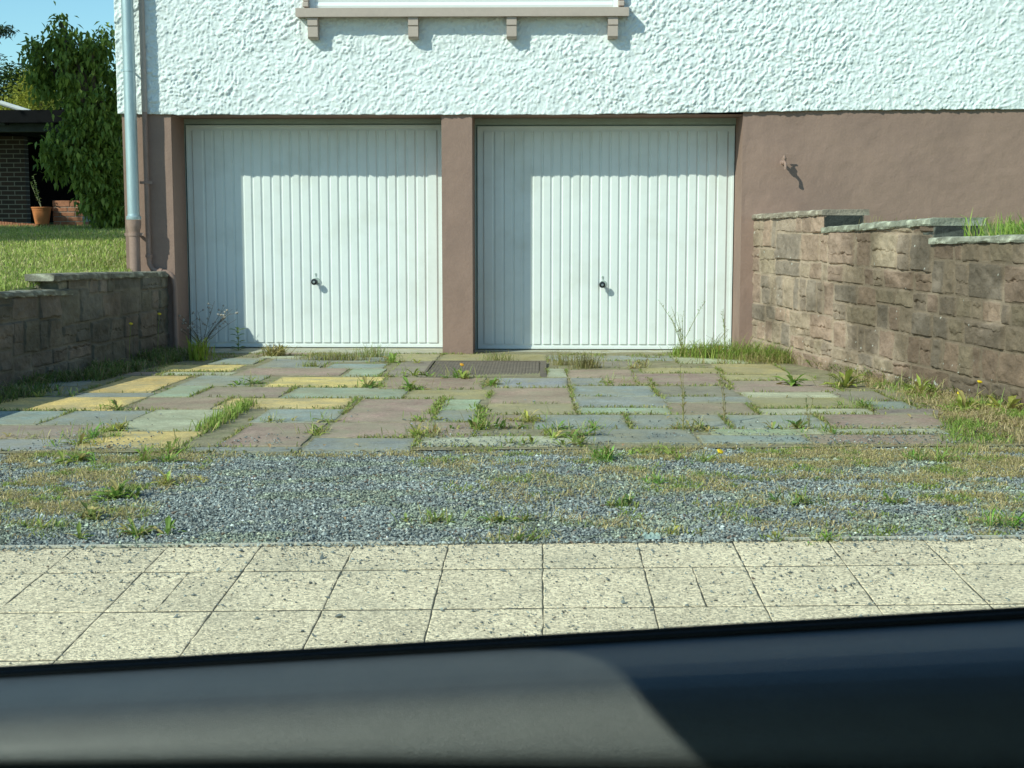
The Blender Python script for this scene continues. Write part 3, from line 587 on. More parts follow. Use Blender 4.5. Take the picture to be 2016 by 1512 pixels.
# ------------------------------------------------------------------ raised ground left and right
def lz_(X, Y): return np.interp(Y, [-8, -3, -2.2, 0, 4, 12, 40], [.70, .70, .73, .735, .90, 1.03, 1.2]) + 0 * X
tag(sheet('lawn', np.concatenate([np.linspace(-60, -14, 8), np.linspace(-13.5, -3.80, 40)]), np.concatenate([np.linspace(-6.3, 14, 60), np.linspace(15, 60, 10)]), lambda X, Y: lz_(X, Y) + .03 * (fbm(X, Y, 3) - .5) - .012 + np.where((X > -4.0) & (Y < .2), -.02, 0), m_lawn), kind='structure')
v, q = [], []
XX_, YY_ = np.meshgrid(np.linspace(0, 1, 4), np.linspace(-6.2, -.005, 12), indexing='ij'); x0_ = -3.372 + .12 * YY_ - .22; Xg = x0_ + (-3.80 - x0_ ) * XX_
tag(make('lawn_edge', np.stack([Xg, YY_, lz_(Xg, YY_) - .035], -1).reshape(-1, 3), gridpolys(4, 12), m_lawn, smooth=True), kind='structure')
XX_, YY_ = np.meshgrid(np.linspace(0, 1, 24), np.linspace(-5.8, -.002, 40), indexing='ij'); x0_ = 1.868 - .2 * YY_ + .16; Xg = x0_ + (9 - x0_) * XX_ ** 1.5
def rz_(X, Y): return np.interp(Y, [-6, -4, -3, -1.5, 0], [1.09, 1.09, 1.12, 1.18, 1.19])
tag(make('bank', np.stack([Xg, YY_, rz_(Xg, YY_) - .03], -1).reshape(-1, 3), gridpolys(24, 40), m_lawn, smooth=True), kind='structure')

# ------------------------------------------------------------------ vegetation
def blades(name, B, hgt, wid, lean, col, m, parent=None, droop=.35):
    """bent blades: B (n,3) roots, lean (n,2) sideways reach as a share of the height"""
    n = len(B); th = np.arctan2(lean[:, 1], lean[:, 0]) + rng.uniform(-1, 1, n) + np.pi / 2
    sx = np.stack([np.cos(th), np.sin(th), 0 * th], -1) * wid[:, None] / 2
    L3 = np.concatenate([lean, np.zeros((n, 1))], 1) * hgt[:, None]; up = np.array([0, 0, 1.])
    mid = B + L3 * .38 + up * (hgt * .62)[:, None]; tip = B + L3 + up * (hgt * (1 - droop * np.clip(np.linalg.norm(lean, axis=1), 0, 1.6)))[:, None]
    V = np.stack([B - sx, B + sx, mid + sx * .8, mid - sx * .8, tip], 1).reshape(-1, 3); k = np.arange(n)[:, None] * 5
    return make(name, V, [k + np.array([[0, 1, 2, 3]]), k + np.array([[3, 2, 4]])], m, parent, np.repeat(col, 5, 0))
def gcol(n, a, b, dry=0., dc=(.42, .34, .15)):
    t = rng.random((n, 1)); c = np.array(a) * (1 - t) + np.array(b) * t
    k = rng.random(n) < dry; c[k] = np.array(dc) * rng.uniform(.6, 1.25, (k.sum(), 1)); return c * rng.uniform(.8, 1.2, (n, 1))
G1, G2 = (.11, .19, .035), (.20, .27, .06)
# lawn grass
n = 90000; Y = -3.2 + 15.6 * rng.random(n) ** 1.5; X = -3.62 - (rng.random(n)) * (1.2 + .30 * (Y + 12.9) - 0)
ok = (X < -3.40 - np.where(Y < 0, .12 * -Y + .10, .40)) & (X > -.385 * (Y + 12.88) - .3); X, Y = X[ok], Y[ok]; n = len(X)
c = gcol(n, (.25, .34, .06), (.44, .48, .13), .28, (.58, .50, .24)); pt = fbm(X * 1.2, Y * 1.2, 4)[:, None]; c = c * (.75 + .5 * pt)
tag(blades('grass', np.stack([X, Y, lz_(X, Y) - .015], -1), rng.uniform(.025, .075, n), rng.uniform(.006, .011, n), rng.normal(0, .5, (n, 2)), c, m_grass), 'short mown grass of the lawn beside the house', 'grass', kind='stuff')
# dry grass and small weeds over the gravel
n = 330000; X = rng.uniform(-3.1, 3.2, n); Y = rng.uniform(-8.15, -5.86, n); P = np.stack([X, Y, gz(X, Y)], -1)
ok = (np.abs(X) < .40 * (Y + 12.88)) & (rng.random(n) < .72 * vegden(P) * np.clip((fbm(X * 6, Y * 8, 21) - .50 + .10 * vegden(P)) * 7, .03, 1)); P = P[ok]; n = len(P)
c = gcol(n, (.38, .34, .11), (.54, .45, .18), .6, (.64, .50, .26))
gm = fbm(P[:, 0] * 7, P[:, 1] * 8, 44) > .58; c[gm] = gcol(gm.sum(), (.24, .33, .06), (.40, .45, .11), .2)
tag(blades('dry_grass', P, rng.uniform(.006, .030, n) * (1 + .5 * (P[:, 0] > 2)), rng.uniform(.002, .005, n), rng.normal(0, 1.3, (n, 2)), c, m_grass), 'thin dry grass and moss creeping over the gravel', 'dry grass', kind='stuff')
n = 60000; X = rng.uniform(1.75, 3.3, n); Y = rng.uniform(-5.95, -2.2, n); P = np.stack([X, Y, g(X, Y) - .012], -1); px_, py_ = project(P)
edge_ = np.interp(py_, [740, 790, 815, 845, 873], [1640, 1760, 1830, 1850, 1850]); den_ = np.clip((px_ - edge_) / 60, 0, 1) * np.clip(fbm(X * 4, Y * 4, 29) * 3 - .8, .05, 1)
ok = (rng.random(n) < den_ * .8) & (X < 1.868 - .2 * Y - .01); P = P[ok]; n = len(P)
c = gcol(n, (.32, .29, .10), (.46, .38, .16), .7, (.58, .44, .24)); gm = fbm(P[:, 0] * 5, P[:, 1] * 5, 44) > .56; c[gm] = gcol(gm.sum(), (.19, .30, .05), (.32, .40, .09), .1)
tag(blades('dry_weeds', P, rng.uniform(.02, .085, n), rng.uniform(.003, .007, n), rng.normal(0, .9, (n, 2)), c, m_grass), 'withered grass and weeds between the slabs and the right wall', 'weeds', kind='stuff')
# small growth in the joints of the drive
JP = []
for (x0, x1, y0, y1, cl_) in SLABS:
    up = lambda x: XV + (x - XV) * (y0 - YV) / (y1 - YV)
    E = [gp(x0, y1), gp(x1, y1), gp(up(x1), y0), gp(up(x0), y0)]
    for a in range(4):
        A_, B_ = E[a], E[(a + 1) % 4]; L_ = np.linalg.norm(B_ - A_); k = int(L_ * 170); t_ = rng.random(k)
        q = A_ + (B_ - A_) * t_[:, None]; q[:, :2] += rng.normal(0, .006, (k, 2)); dd = fbm(q[:, 0] * 2.3, q[:, 1] * 2.3, 12)
        JP.append(q[rng.random(k) < np.clip((dd - .47) * 5, 0.03, .9)])
mx = rng.uniform(0, 1, (6000, 2)); q = np.stack([-3.2 + 6. * mx[:, 0], -.02 - .45 * mx[:, 1], mx[:, 0] * 0], -1); JP.append(q[fbm(q[:, 0] * 3, q[:, 1] * 3, 2) > .60])
JP = np.concatenate(JP); JP[:, 2] = g(JP[:, 0], JP[:, 1]) - .006; n = len(JP)
tag(blades('weeds', JP, rng.uniform(.01, .038, n), rng.uniform(.003, .009, n), rng.normal(0, .9, (n, 2)), gcol(n, (.19, .28, .06), (.38, .38, .12), .3), m_grass), 'tiny weeds and moss along the joints of the coloured slabs', 'weeds', kind='stuff')
# growth along the foot of the two walls
def strip(n, A, d, nn, u0, u1, w0, w1, thr, seed):
    u = rng.uniform(u0, u1, n); o = w0 + (w1 - w0) * rng.random(n) ** 1.6; q = np.stack([A[0] + d[0] * u + nn[0] * o, A[1] + d[1] * u + nn[1] * o], -1)
    return q[fbm(q[:, 0] * 3, q[:, 1] * 3, seed) > thr]
q = strip(7500, LA, d2, n2, .05, 4.2, .0, .42, .44, 6); n = len(q); P = np.stack([q[:, 0], q[:, 1], g(q[:, 0], q[:, 1]) - .01], -1)
tag(blades('undergrowth', P, rng.uniform(.03, .14, n), rng.uniform(.005, .011, n), rng.normal(0, .8, (n, 2)), gcol(n, (.10, .16, .04), (.22, .26, .08), .25, (.30, .25, .14)), m_grass), 'shaded grass and weeds along the foot of the dark left wall', 'undergrowth', kind='stuff')
q = strip(9000, RA, d, n, 0, 5.2, 0, .3, .5, 16) if False else strip(8000, RA, RD, np.array((-RD[1] * -1, RD[0] * -1)) * -1, 1.2, 5.4, .0, .33, .44, 16); n = len(q)
P = np.stack([q[:, 0], q[:, 1], g(q[:, 0], q[:, 1]) - .01], -1)
tag(blades('wall_weeds', P, rng.uniform(.03, .13, n), rng.uniform(.004, .010, n), rng.normal(0, .8, (n, 2)), gcol(n, G1, (.27, .30, .08), .42), m_grass), 'weeds and dry grass along the foot of the right sandstone wall', 'weeds', kind='stuff')

class Leaves:                                               # broad leaves as folded, arched strips
    def __init__(s): s.V = []; s.Q = []; s.C = []; s.n = 0
    def leaf(s, base, az, length, width, lift, curl, col, teeth=0.):
        ts = np.array([0, .2, .45, .7, .88, 1.]); ws = np.array([.16, .5, 1., .92, .5, .04]) * width / 2
        el = lift - curl * ts; dx = np.concatenate([[0], np.cumsum(np.cos(el[:-1]) * np.diff(ts))]) * length; dz = np.concatenate([[0], np.cumsum(np.sin(el[:-1]) * np.diff(ts))]) * length
        ca, sa = math.cos(az), math.sin(az); V = []
        for k in range(6):
            c = (base[0] + dx[k] * ca, base[1] + dx[k] * sa, base[2] + dz[k]); wv = ws[k] * (1 + teeth * (1 if k % 2 else -1))
            V += [(c[0] - sa * wv, c[1] + ca * wv, c[2] + wv * .35), c, (c[0] + sa * wv, c[1] - ca * wv, c[2] + wv * .35)]
        s.V += V; s.C += [col] * 18
        for k in range(5):
            for e in (0, 1): a = s.n + k * 3 + e; s.Q.append((a, a + 1, a + 4, a + 3))
        s.n += 18
    def build(s, name, m, parent=None): return make(name, np.array(s.V), np.array(s.Q), m, parent, np.array(s.C))
def rosette(L, p, size, nl, wr=.26, lift=.5, col=(.13, .22, .04), rg=random):
    heads = rg.randint(3, 6); hp = [(0., 0., rg.uniform(.55, .75))] + [(rg.gauss(0, .62) * size, rg.gauss(0, .30) * size, rg.uniform(.22, .6)) for _ in range(heads)]
    for (hx, hy, sc_) in hp:
        hue = rg.uniform(.75, 1.25); wl = wr * rg.uniform(.6, 1.15); lf = lift + rg.uniform(-.3, .35)
        for k in range(max(5, int(nl * sc_ * 1.15))):
            az = rg.uniform(0, 6.283); ln = size * sc_ * rg.uniform(.35, 1.15); f = rg.uniform(.65, 1.4); dry = rg.random() < .2
            cl_ = (.50 * f, .40 * f, .16 * f) if dry else (col[0] * f * hue, col[1] * f, col[2] * f)
            L.leaf((p[0] + hx + rg.gauss(0, .05) * size, p[1] + hy + rg.gauss(0, .05) * size, p[2]), az, ln, max(.004, ln * wl * rg.uniform(.7, 1.2)), lf + rg.uniform(-.5, .45), rg.uniform(.2, 1.5), cl_, .25)
    for k in range(int(nl * 1.6)):                          # a few blades and stalks between the leaves
        az = rg.uniform(0, 6.28); f = rg.uniform(.7, 1.3)
        L.leaf((p[0] + rg.gauss(0, .45) * size, p[1] + rg.gauss(0, .25) * size, p[2]), az, size * rg.uniform(.25, .8), .0040, rg.uniform(.3, 1.4), rg.uniform(0, .8), (.50 * f, .44 * f, .19 * f) if rg.random() < .5 else (.28 * f, .36 * f, .09 * f))
def flower(parent, p, h, lean=(0, 0), col=(.75, .50, .02)):
    s_ = MB(); tip = (p[0] + lean[0], p[1] + lean[1], p[2] + h); s_.tube([p, (p[0] + lean[0] * .4, p[1] + lean[1] * .4, p[2] + h * .55), tip], .0022, 5)
    st = s_.build('flower_stalk', M('stalk', (.25, .27, .08), .7, 0), parent)
    f_ = MB(); f_.lathe(tip, (lean[0], lean[1] - .02, .1), [(-.006, .003), (0, .012), (.006, .017), (.010, .013), (.011, .004)], 9); f_.build('flower', M('yellow_petals', col, .7, .1, 90), st)
# individual weeds, where the photograph shows them: px, py, size, leaves, label
PLANTS = [
 (271, 1050, .105, 16, 'broad leaved weed alone in the gravel nearest the pavement on the left', 'b'), (174, 1016, .085, 15, 'upright dock weed in the gravel behind the lone broad weed on the left', 'd'), (228, 978, .10, 20, 'dense bushy weed in the middle of the left gravel patch', 'b'),
 (253, 1014, .07, 10, 'flat pale weed lying just behind the lone broad weed on the left', 'f'), (333, 949, .10, 13, 'light green weed at the right edge of the left weed patch', 'y'), (149, 904, .12, 18, 'large leafy weed in front of the yellow slab at the left drive edge', 'b'), (83, 1036, .075, 12, 'low weed in the gravel close to the left picture edge', 'y'),
 (285, 906, .12, 24, 'tufted grassy weed at the front of the left weed patch by the drive edge', 'g'), (330, 888, .13, 16, 'tall dandelion weed at the corner of the yellow slab and drive edge', 'b'), (855, 1024, .08, 15, 'upright weed standing alone in the bare gravel left of the centre', 'd'), (987, 1024, .085, 15, 'round green weed alone in the gravel at the centre', 'b'),
 (1056, 1020, .07, 13, 'weed with dry brown leaves next to the round green weed', 'f'), (1018, 1062, .075, 13, 'larger weed at the edge of the pavement below the round green weed', 'b'), (930, 1068, .05, 12, 'small brownish weed spilling onto the pavement edge at the centre', 'f'),
 (1221, 995, .07, 14, 'straggling weed in the gravel in line with the left edge of the right door lock', 'd'), (1324, 1047, .065, 12, 'pale leaved weed beside the plastic scrap at the pavement', 'y'), (1296, 949, .075, 16, 'flat bright green weed in the gravel below the drive edge', 'g'), (1192, 902, .11, 24, 'bright green spreading weed touching the front edge of the drive', 'g'),
 (1296, 892, .11, 14, 'light green dandelion weed among dry grass at the drive edge', 'y'), (1580, 988, .09, 15, 'two toned weed in the right half of the gravel', 'd'), (1753, 988, .08, 12, 'small rosette in the gravel near the right side', 'b'), (1521, 1060, .06, 12, 'yellowish weed at the pavement edge on the right', 'y'), (1628, 1063, .065, 22, 'low grassy weed at the pavement edge furthest right', 'g'),
 (1993, 1034, .13, 26, 'large grassy weed at the right picture edge', 'g'), (1851, 905, .13, 30, 'yellow green grass tuft in the gravel by the right wall', 'g'), (1385, 906, .08, 16, 'weed with a yellow flower in dry grass by the drive edge', 'g'),
 (725, 762, .12, 16, 'plantain weed with brown seed heads between yellow and mauve slabs', 'b'), (807, 767, .13, 16, 'fresh green weed at the back corner of the mossy slab', 'b'), (502, 755, .13, 14, 'flat weed at the right end of the blue grey slab by the left wall', 'b'), (772, 713, .13, 22, 'yellow green weed just left of the iron grate', 'y'),
 (966, 757, .14, 20, 'dense weed in front of the iron grate', 'b'), (899, 743, .13, 16, 'dandelion weed with an orange flower on the near edge of the iron grate', 'b'), (815, 740, .12, 16, 'leafy weed beside the left corner of the iron grate', 'b'), (644, 829, .10, 13, 'weed at the corner between blue and mauve slabs in mid drive', 'b'), (622, 853, .10, 12, 'weed with a pale stalk in the joint between the two front mauve slabs', 'b'),
 (531, 829, .08, 12, 'small weed on the front edge of the blue slab', 'y'), (817, 860, .11, 18, 'spiky weed at the left end of the long pale slab', 'y'), (851, 853, .09, 18, 'dry straw coloured tuft behind the long pale slab', 's'), (829, 828, .09, 13, 'dark green weed at the foot of the mauve slab near centre', 'b'),
 (949, 842, .12, 18, 'weed at the left end of the bare strip in mid drive', 'b'), (984, 842, .10, 12, 'upright weed on the bare strip beside the small pink slab', 'd'), (1040, 829, .12, 20, 'tall yellow green weed at the right end of the small pink slab', 'y'), (1147, 858, .14, 20, 'large weed at the right end of the long pale slab', 'b'), (1140, 874, .10, 14, 'weed spilling over the drive edge below the large weed', 'b'),
 (1199, 754, .10, 14, 'dark weed at the back edge of the blue slabs right of the grate', 'b'), (1570, 843, .10, 16, 'weed in the joint of the right slabs with dry leaves', 'd'), (1637, 851, .09, 14, 'small spreading weed on the narrow pale slab at the right', 'g'), (1809, 778, .19, 26, 'big bright weed at the foot of the right wall', 'y'), (1665, 762, .19, 24, 'big green weed beside the long grass at the right wall', 'b'),
 (1913, 804, .13, 12, 'upright yellow flowering weed at the foot of the right wall', 'b'), (1982, 812, .20, 26, 'leafy weed at the far right foot of the wall', 'y'), (1695, 800, .11, 18, 'low clover like weed on the slabs by the right wall', 'g'), (117, 779, .11, 18, 'bright sunlit tuft behind the long yellow slab', 'g'), (72, 780, .10, 14, 'pale tuft behind the left end of the long yellow slab', 'y'),
 (231, 805, .10, 12, 'weed at the front right corner of the long yellow slab', 'b'), (181, 862, .12, 24, 'spreading weed at the left end of the front yellow slab', 'g'), (151, 874, .11, 20, 'weed creeping along the front left corner of the front yellow slab', 'y'), (60, 862, .08, 9, 'small grey leaved weed on the pink slab at the left', 'f'),
 (223, 847, .10, 18, 'weed in the joint between the pale slab and the front yellow slab', 'y'), (1246, 724, .15, 16, 'dry leaved weed with thin stalks in front of the right door', 's'), (1095, 844, .08, 12, 'small weed on the front joint of the blue slabs', 'b'), (1170, 841, .08, 12, 'weed in the joint right of the small weed on the blue slabs', 'b'), (1031, 875, .08, 12, 'tiny dark weed on the long pale slab', 'd')]
KC = {'b': (.27, .37, .075), 'd': (.25, .31, .085), 'f': (.38, .36, .15), 'y': (.44, .47, .10), 'g': (.27, .42, .07), 's': (.55, .46, .2)}
FLOW = {'dandelion weed with an orange': [(.0, .10, (.04, -.03), (.72, .33, .03))], 'upright yellow flowering': [(.02, .16, (.02, 0), (.75, .52, .02)), (-.03, .10, (-.05, -.03), (.75, .52, .02))], 'weed with a yellow flower': [(.02, .05, (.05, -.02), (.78, .52, .02))]}
for (px, py, size, nl, lab, k) in PLANTS:
    p = gp(px, py); p[2] = float(gz(p[0], p[1])) if p[1] < -5.93 else p[2] - .006
    L_ = Leaves(); wr = {'b': .27, 'd': .26, 'f': .3, 'y': .2, 'g': .11, 's': .12}[k]; lf = {'b': .55, 'd': .85, 'f': .3, 'y': .65, 'g': .75, 's': .7}[k]
    rosette(L_, p, size * 1.32, int(nl * 1.45), wr, lf, KC[k])
    e = empty('weed', p, lab, 'weed', 'single weeds in the joints and gravel'); L_.build('leaves', m_leaf, e)
    for kk, fl in FLOW.items():
        if kk in lab:
            for (dx, hh, ln, fc) in fl: flower(e, (p[0] + dx, p[1], p[2]), hh, ln, fc)
# grass strip growing between slabs on the left, tufts at the doors, the long grass clump by the right wall
def tuft(name, n, pos, sx, sy, h0, h1, wd, lean, spread, ca, cb, dry, label, cat, droop=.35):
    p = np.asarray(pos, float); ex = rng.normal(0, 1, (n, 2)); B = np.stack([p[0] + ex[:, 0] * sx, p[1] + ex[:, 1] * sy, 0 * ex[:, 0]], -1); B[:, 2] = g(B[:, 0], B[:, 1]) - .008
    ln = np.array(lean)[None] + rng.normal(0, spread, (n, 2))
    return tag(blades(name, B, rng.uniform(h0, h1, n), rng.uniform(wd * .6, wd, n), ln, gcol(n, ca, cb, dry), m_grass, droop=droop), label, cat)
a_, b__ = gp(490, 796), gp(398, 850); t_ = rng.random(650)[:, None]; B = a_ + (b__ - a_) * t_; B[:, :2] += rng.normal(0, .03, (650, 2)); B[:, 2] = g(B[:, 0], B[:, 1]) - .008
tag(blades('grass_strip', B, rng.uniform(.035, .095, 650), rng.uniform(.004, .008, 650), rng.normal(0, .5, (650, 2)) + np.array((.2, .1)), gcol(650, (.20, .31, .055), (.36, .42, .10), .12), m_grass), 'dense strip of grass growing in a joint between pale and blue slabs', 'grass')
a_, b__ = gp(852, 816), gp(874, 784); t_ = rng.random(260)[:, None]; B = a_ + (b__ - a_) * t_; B[:, :2] += rng.normal(0, .022, (260, 2)); B[:, 2] = g(B[:, 0], B[:, 1]) - .008
tag(blades('grass_strip', B, rng.uniform(.02, .05, 260), rng.uniform(.005, .010, 260), rng.normal(0, .8, (260, 2)), gcol(260, (.2, .3, .055), (.36, .4, .10), .25), m_grass), 'short strip of weeds in the joint left of the mint slab in mid drive', 'grass')
a_, b__ = gp(948, 800), gp(944, 845); t_ = rng.random(260)[:, None]; B = a_ + (b__ - a_) * t_; B[:, :2] += rng.normal(0, .022, (260, 2)); B[:, 2] = g(B[:, 0], B[:, 1]) - .008
tag(blades('grass_strip', B, rng.uniform(.02, .055, 260), rng.uniform(.006, .011, 260), rng.normal(0, .8, (260, 2)), gcol(260, (.18, .28, .055), (.33, .38, .09), .15), m_grass), 'short strip of leafy weeds in the joint left of the small pink slab', 'grass')
tuft('grass_tuft', 90, gp(393, 708), .045, .05, .12, .26, .013, (.0, -.1), .42, (.24, .36, .04), (.44, .46, .08), .08, 'bright yellow green grass tuft before the left edge of the left door', 'grass tuft')
tuft('grass_tuft', 420, gp(665, 709), .16, .035, .05, .13, .005, (.0, 0), .6, (.2, .28, .06), (.42, .37, .13), .45, 'long low tuft of half dry grass before the left garage door', 'grass tuft')
tuft('grass_tuft', 170, gp(735, 703), .07, .03, .07, .17, .004, (.0, 0), .5, (.18, .3, .06), (.38, .40, .11), .2, 'taller green grass tuft at the right end of the half dry grass', 'grass tuft')
tuft('grass_tuft', 90, gp(614, 722), .05, .02, .03, .08, .006, (.0, 0), .7, (.26, .31, .06), (.36, .38, .09), .1, 'small yellow grass tuft left of the half dry grass', 'grass tuft')
tuft('grass_tuft', 200, gp(1152, 724), .06, .03, .06, .20, .005, (.1, 0), .55, (.15, .18, .05), (.3, .26, .10), .5, 'brownish grass tuft right of the iron grate', 'grass tuft')
tuft('grass_tuft', 120, gp(1108, 718), .05, .03, .04, .18, .004, (.0, 0), .45, (.24, .24, .06), (.36, .30, .10), .4, 'thin yellowing tuft touching the right end of the iron grate', 'grass tuft')
tuft('grass_tuft', 150, gp(982, 713), .09, .03, .04, .14, .005, (.0, 0), .7, (.17, .23, .05), (.33, .32, .1), .35, 'pale grass tuft behind the iron grate before the right door', 'grass tuft')
tuft('grass_tuft', 110, gp(540, 700), .05, .04, .06, .16, .014, (.2, 0), .9, (.26, .26, .07), (.40, .34, .12), .5, 'withered broad leaved tuft before the lit part of the left door', 'grass tuft')
def long_blades(name, B, hgt, wid, az, bend, col, m):
    n = len(B); K = 5; t = np.linspace(0, 1, K + 1); V = np.zeros((n, K + 1, 2, 3)); p = B.copy(); el = np.full(n, 1.45) - rng.uniform(0, .35, n)
    sd_ = np.stack([-np.sin(az), np.cos(az), 0 * az], -1) * wid[:, None] / 2
    for k in range(K + 1):
        wk = (1 - t[k] ** 2.2) * .96 + .04; V[:, k, 0] = p - sd_ * wk; V[:, k, 1] = p + sd_ * wk
        e_ = el - bend * t[k] ** 1.3; p = p + np.stack([np.cos(az) * np.cos(e_), np.sin(az) * np.cos(e_), np.sin(e_)], -1) * (hgt / K)[:, None]
        p[:, 2] = np.maximum(p[:, 2], B[:, 2] + .012)
    b0 = np.arange(n)[:, None] * (2 * (K + 1)); Q = [b0 + np.array([[2 * k, 2 * k + 1, 2 * k + 3, 2 * k + 2]]) for k in range(K)]
    return make(name, V.reshape(-1, 3), Q, m, None, np.repeat(col, 2 * (K + 1), 0))
n = 2400; ts = rng.random(n); cl_ = rng.normal(0, 1, (n, 2)); tus = np.floor(ts * 16) / 16 + .03
B = np.stack([1.16 + tus * 1.0 + cl_[:, 0] * .045, -.26 - .72 * tus ** 1.3 + cl_[:, 1] * .09, 0 * ts], -1); B[:, 2] = g(B[:, 0], B[:, 1]) - .008
tag(long_blades('grass_clump', B, rng.uniform(.07, .27, n) * (.75 + .35 * np.sin(tus * 3.1)), rng.uniform(.003, .0065, n), rng.normal(-.45, 1.5, n), rng.uniform(1.0, 3.0, n), gcol(n, (.19, .31, .045), (.38, .42, .10), .14), m_grass), 'long lush grass clump in the corner of right door and sandstone wall', 'grass clump')
tuft('grass_clump', 420, (1.98, -.95, 0), .30, .10, .05, .16, .005, (.3, -.4), .8, (.30, .28, .08), (.44, .36, .14), .8, 'dry straw lying in front of the long lush grass clump', 'straw', .6)
n = 1500; X = rng.uniform(2.62, 4.3, n); Y = rng.uniform(-4.9, -3.55, n); X = np.maximum(X, 1.868 - .2 * Y + .10); B = np.stack([X, Y, rz_(X, Y) - .03], -1)
tag(blades('grass_clump', B, rng.uniform(.09, .25, n), rng.uniform(.005, .009, n), rng.normal(0, .5, (n, 2)) + np.array((-.15, -.1)), gcol(n, (.2, .34, .05), (.36, .44, .10), .12), m_grass), 'lush grass overhanging the top of the right wall', 'grass')
n = 500; X = rng.uniform(2.3, 4.6, n); Y = rng.uniform(-3.0, -.1, n); X = np.maximum(X, 1.868 - .2 * Y + .25); B = np.stack([X, Y, rz_(X, Y) - .03], -1)
tag(blades('thin_grass', B, rng.uniform(.02, .10, n), rng.uniform(.003, .005, n), rng.normal(0, .4, (n, 2)), gcol(n, (.2, .24, .06), (.4, .34, .15), .5), m_grass), 'sparse thin grass on the bank against the brown base wall', 'grass', kind='stuff')
# tall thin weeds
def tall_weed(p, h, nst, label, col, leafy=True, lean=.15, seedcol=None, sd=1):
    rg = random.Random(sd); e = empty('tall_weed', p, label, 'weed', 'tall thin weeds on the drive'); s_ = MB(); L_ = Leaves(); hd = MB()
    for k in range(nst):
        az = rg.uniform(0, 6.28); l_ = lean * rg.uniform(.3, 1.4) * h; hh = h * rg.uniform(.6, 1.); pts = []
        for t_ in (0, .3, .6, .85, 1.):
            pts.append((p[0] + math.cos(az) * l_ * t_ ** 1.6 + rg.uniform(-.006, .006), p[1] + math.sin(az) * l_ * .5 * t_ ** 1.6, p[2] + hh * t_))
        s_.tube(pts, [.0028, .0026, .0022, .0016, .001], 5)
        for q in range(int(hh * (60 if leafy else 24))):
            t_ = rg.uniform(.12, 1.); i_ = min(3, int(np.searchsorted((0, .3, .6, .85, 1.), t_)) - 1); t0, t1 = (0, .3, .6, .85, 1.)[i_], (0, .3, .6, .85, 1.)[i_ + 1]
            f_ = (t_ - t0) / (t1 - t0); b0 = [pts[i_][m] * (1 - f_) + pts[i_ + 1][m] * f_ for m in range(3)]
            if leafy: L_.leaf(b0, rg.uniform(0, 6.28), rg.uniform(.02, .055) * (1.25 - .6 * t_), rg.uniform(.004, .008), rg.uniform(.3, 1.1), rg.uniform(0, .8), tuple(c_ * rg.uniform(.75, 1.3) for c_ in col))
            else:
                a2 = rg.uniform(0, 6.28); l2 = rg.uniform(.03, .10); t2_ = (b0[0] + math.cos(a2) * l2, b0[1] + math.sin(a2) * l2 * .5, b0[2] + l2 * rg.uniform(.2, .9)); s_.tube([b0, t2_], .0012, 4)
                if seedcol and t_ > .45: hd.lathe(t2_, (math.cos(a2), 0, .6), [(-.004, .002), (0, .008), (.008, .010), (.014, .006), (.016, .001)], 7)
    o_ = make('stem', s_.v, s_.p, m_stem, e, np.tile(np.array(col) * .8 if leafy else np.array((.20, .16, .11)), (len(s_.v), 1)))
    if leafy: L_.build('leaves', m_leaf, e)
    if seedcol: make('seed_heads', hd.v, hd.p, m_stem, e, np.tile(seedcol, (len(hd.v), 1)))  # fluffy seed heads at the stalk tips
    return e
tall_weed((1.25, .06, -.005), .50, 6, 'tall bushy wispy weed before the right part of the right door', (.30, .33, .10), sd=3, lean=.35)
tall_weed((1.64, .12, -.005), .42, 2, 'slender upright weed at the right edge of the right door', (.28, .32, .10), sd=5, lean=.1)
tall_weed((1.50, .02, -.005), .30, 3, 'dark bare stalked weed between the two wispy weeds', (.14, .15, .07), leafy=False, sd=8, lean=.6)
q = gp(1345, 848); tall_weed(q, .36, 2, 'tall yellowing weed rising from the joint of the right blue slabs', (.33, .29, .11), sd=11, lean=.06)
q = gp(1428, 832); tall_weed(q, .30, 2, 'tall thin weed with brownish tip right of the yellowing one', (.33, .27, .12), sd=12, lean=.12)
q = gp(1360, 846); L_ = Leaves(); rosette(L_, q, .13, 30, .14, .6, (.42, .37, .14)); L_.build('leaves', m_leaf, empty('weed', q, 'bushy half dry weed at the foot of the tall yellowing weed', 'weed', 'single weeds in the joints and gravel'))
for (px, py, h_, lb) in ((1590, 848, .20, 'thin wispy stalks on the narrow mint slab at the right'),): tall_weed(gp(px, py), h_, 2, lb, (.30, .27, .12), sd=px, lean=.1)
tall_weed((-3.12, .22, .0), .46, 13, 'withered dark weed with pale fluffy seed heads in the shaded corner of the left door', (.15, .13, .1), leafy=False, lean=.75, seedcol=(.42, .38, .33), sd=21)
e = empty('nettle', (-2.79, .20, 0), 'young leafy nettle before the shaded part of the left door', 'plant'); s_ = MB(); s_.tube([(-2.79, .20, -.01), (-2.785, .20, .1), (-2.79, .19, .19)], [.004, .003, .002], 6); make('stem', s_.v, s_.p, m_stem, e, np.tile((.2, .25, .08), (len(s_.v), 1)))
L_ = Leaves()
for k, z in enumerate((.0, .01, .02, .045, .075, .105, .135, .16, .18, .19)):
    for a in (0, math.pi): L_.leaf((-2.79, .20, z), a + k * 1.57 + .4, .075 if k < 8 else .09, .034, .5, .7, (.17 * random.uniform(.8, 1.3), .26, .07))
L_.build('leaves', m_leaf, e)
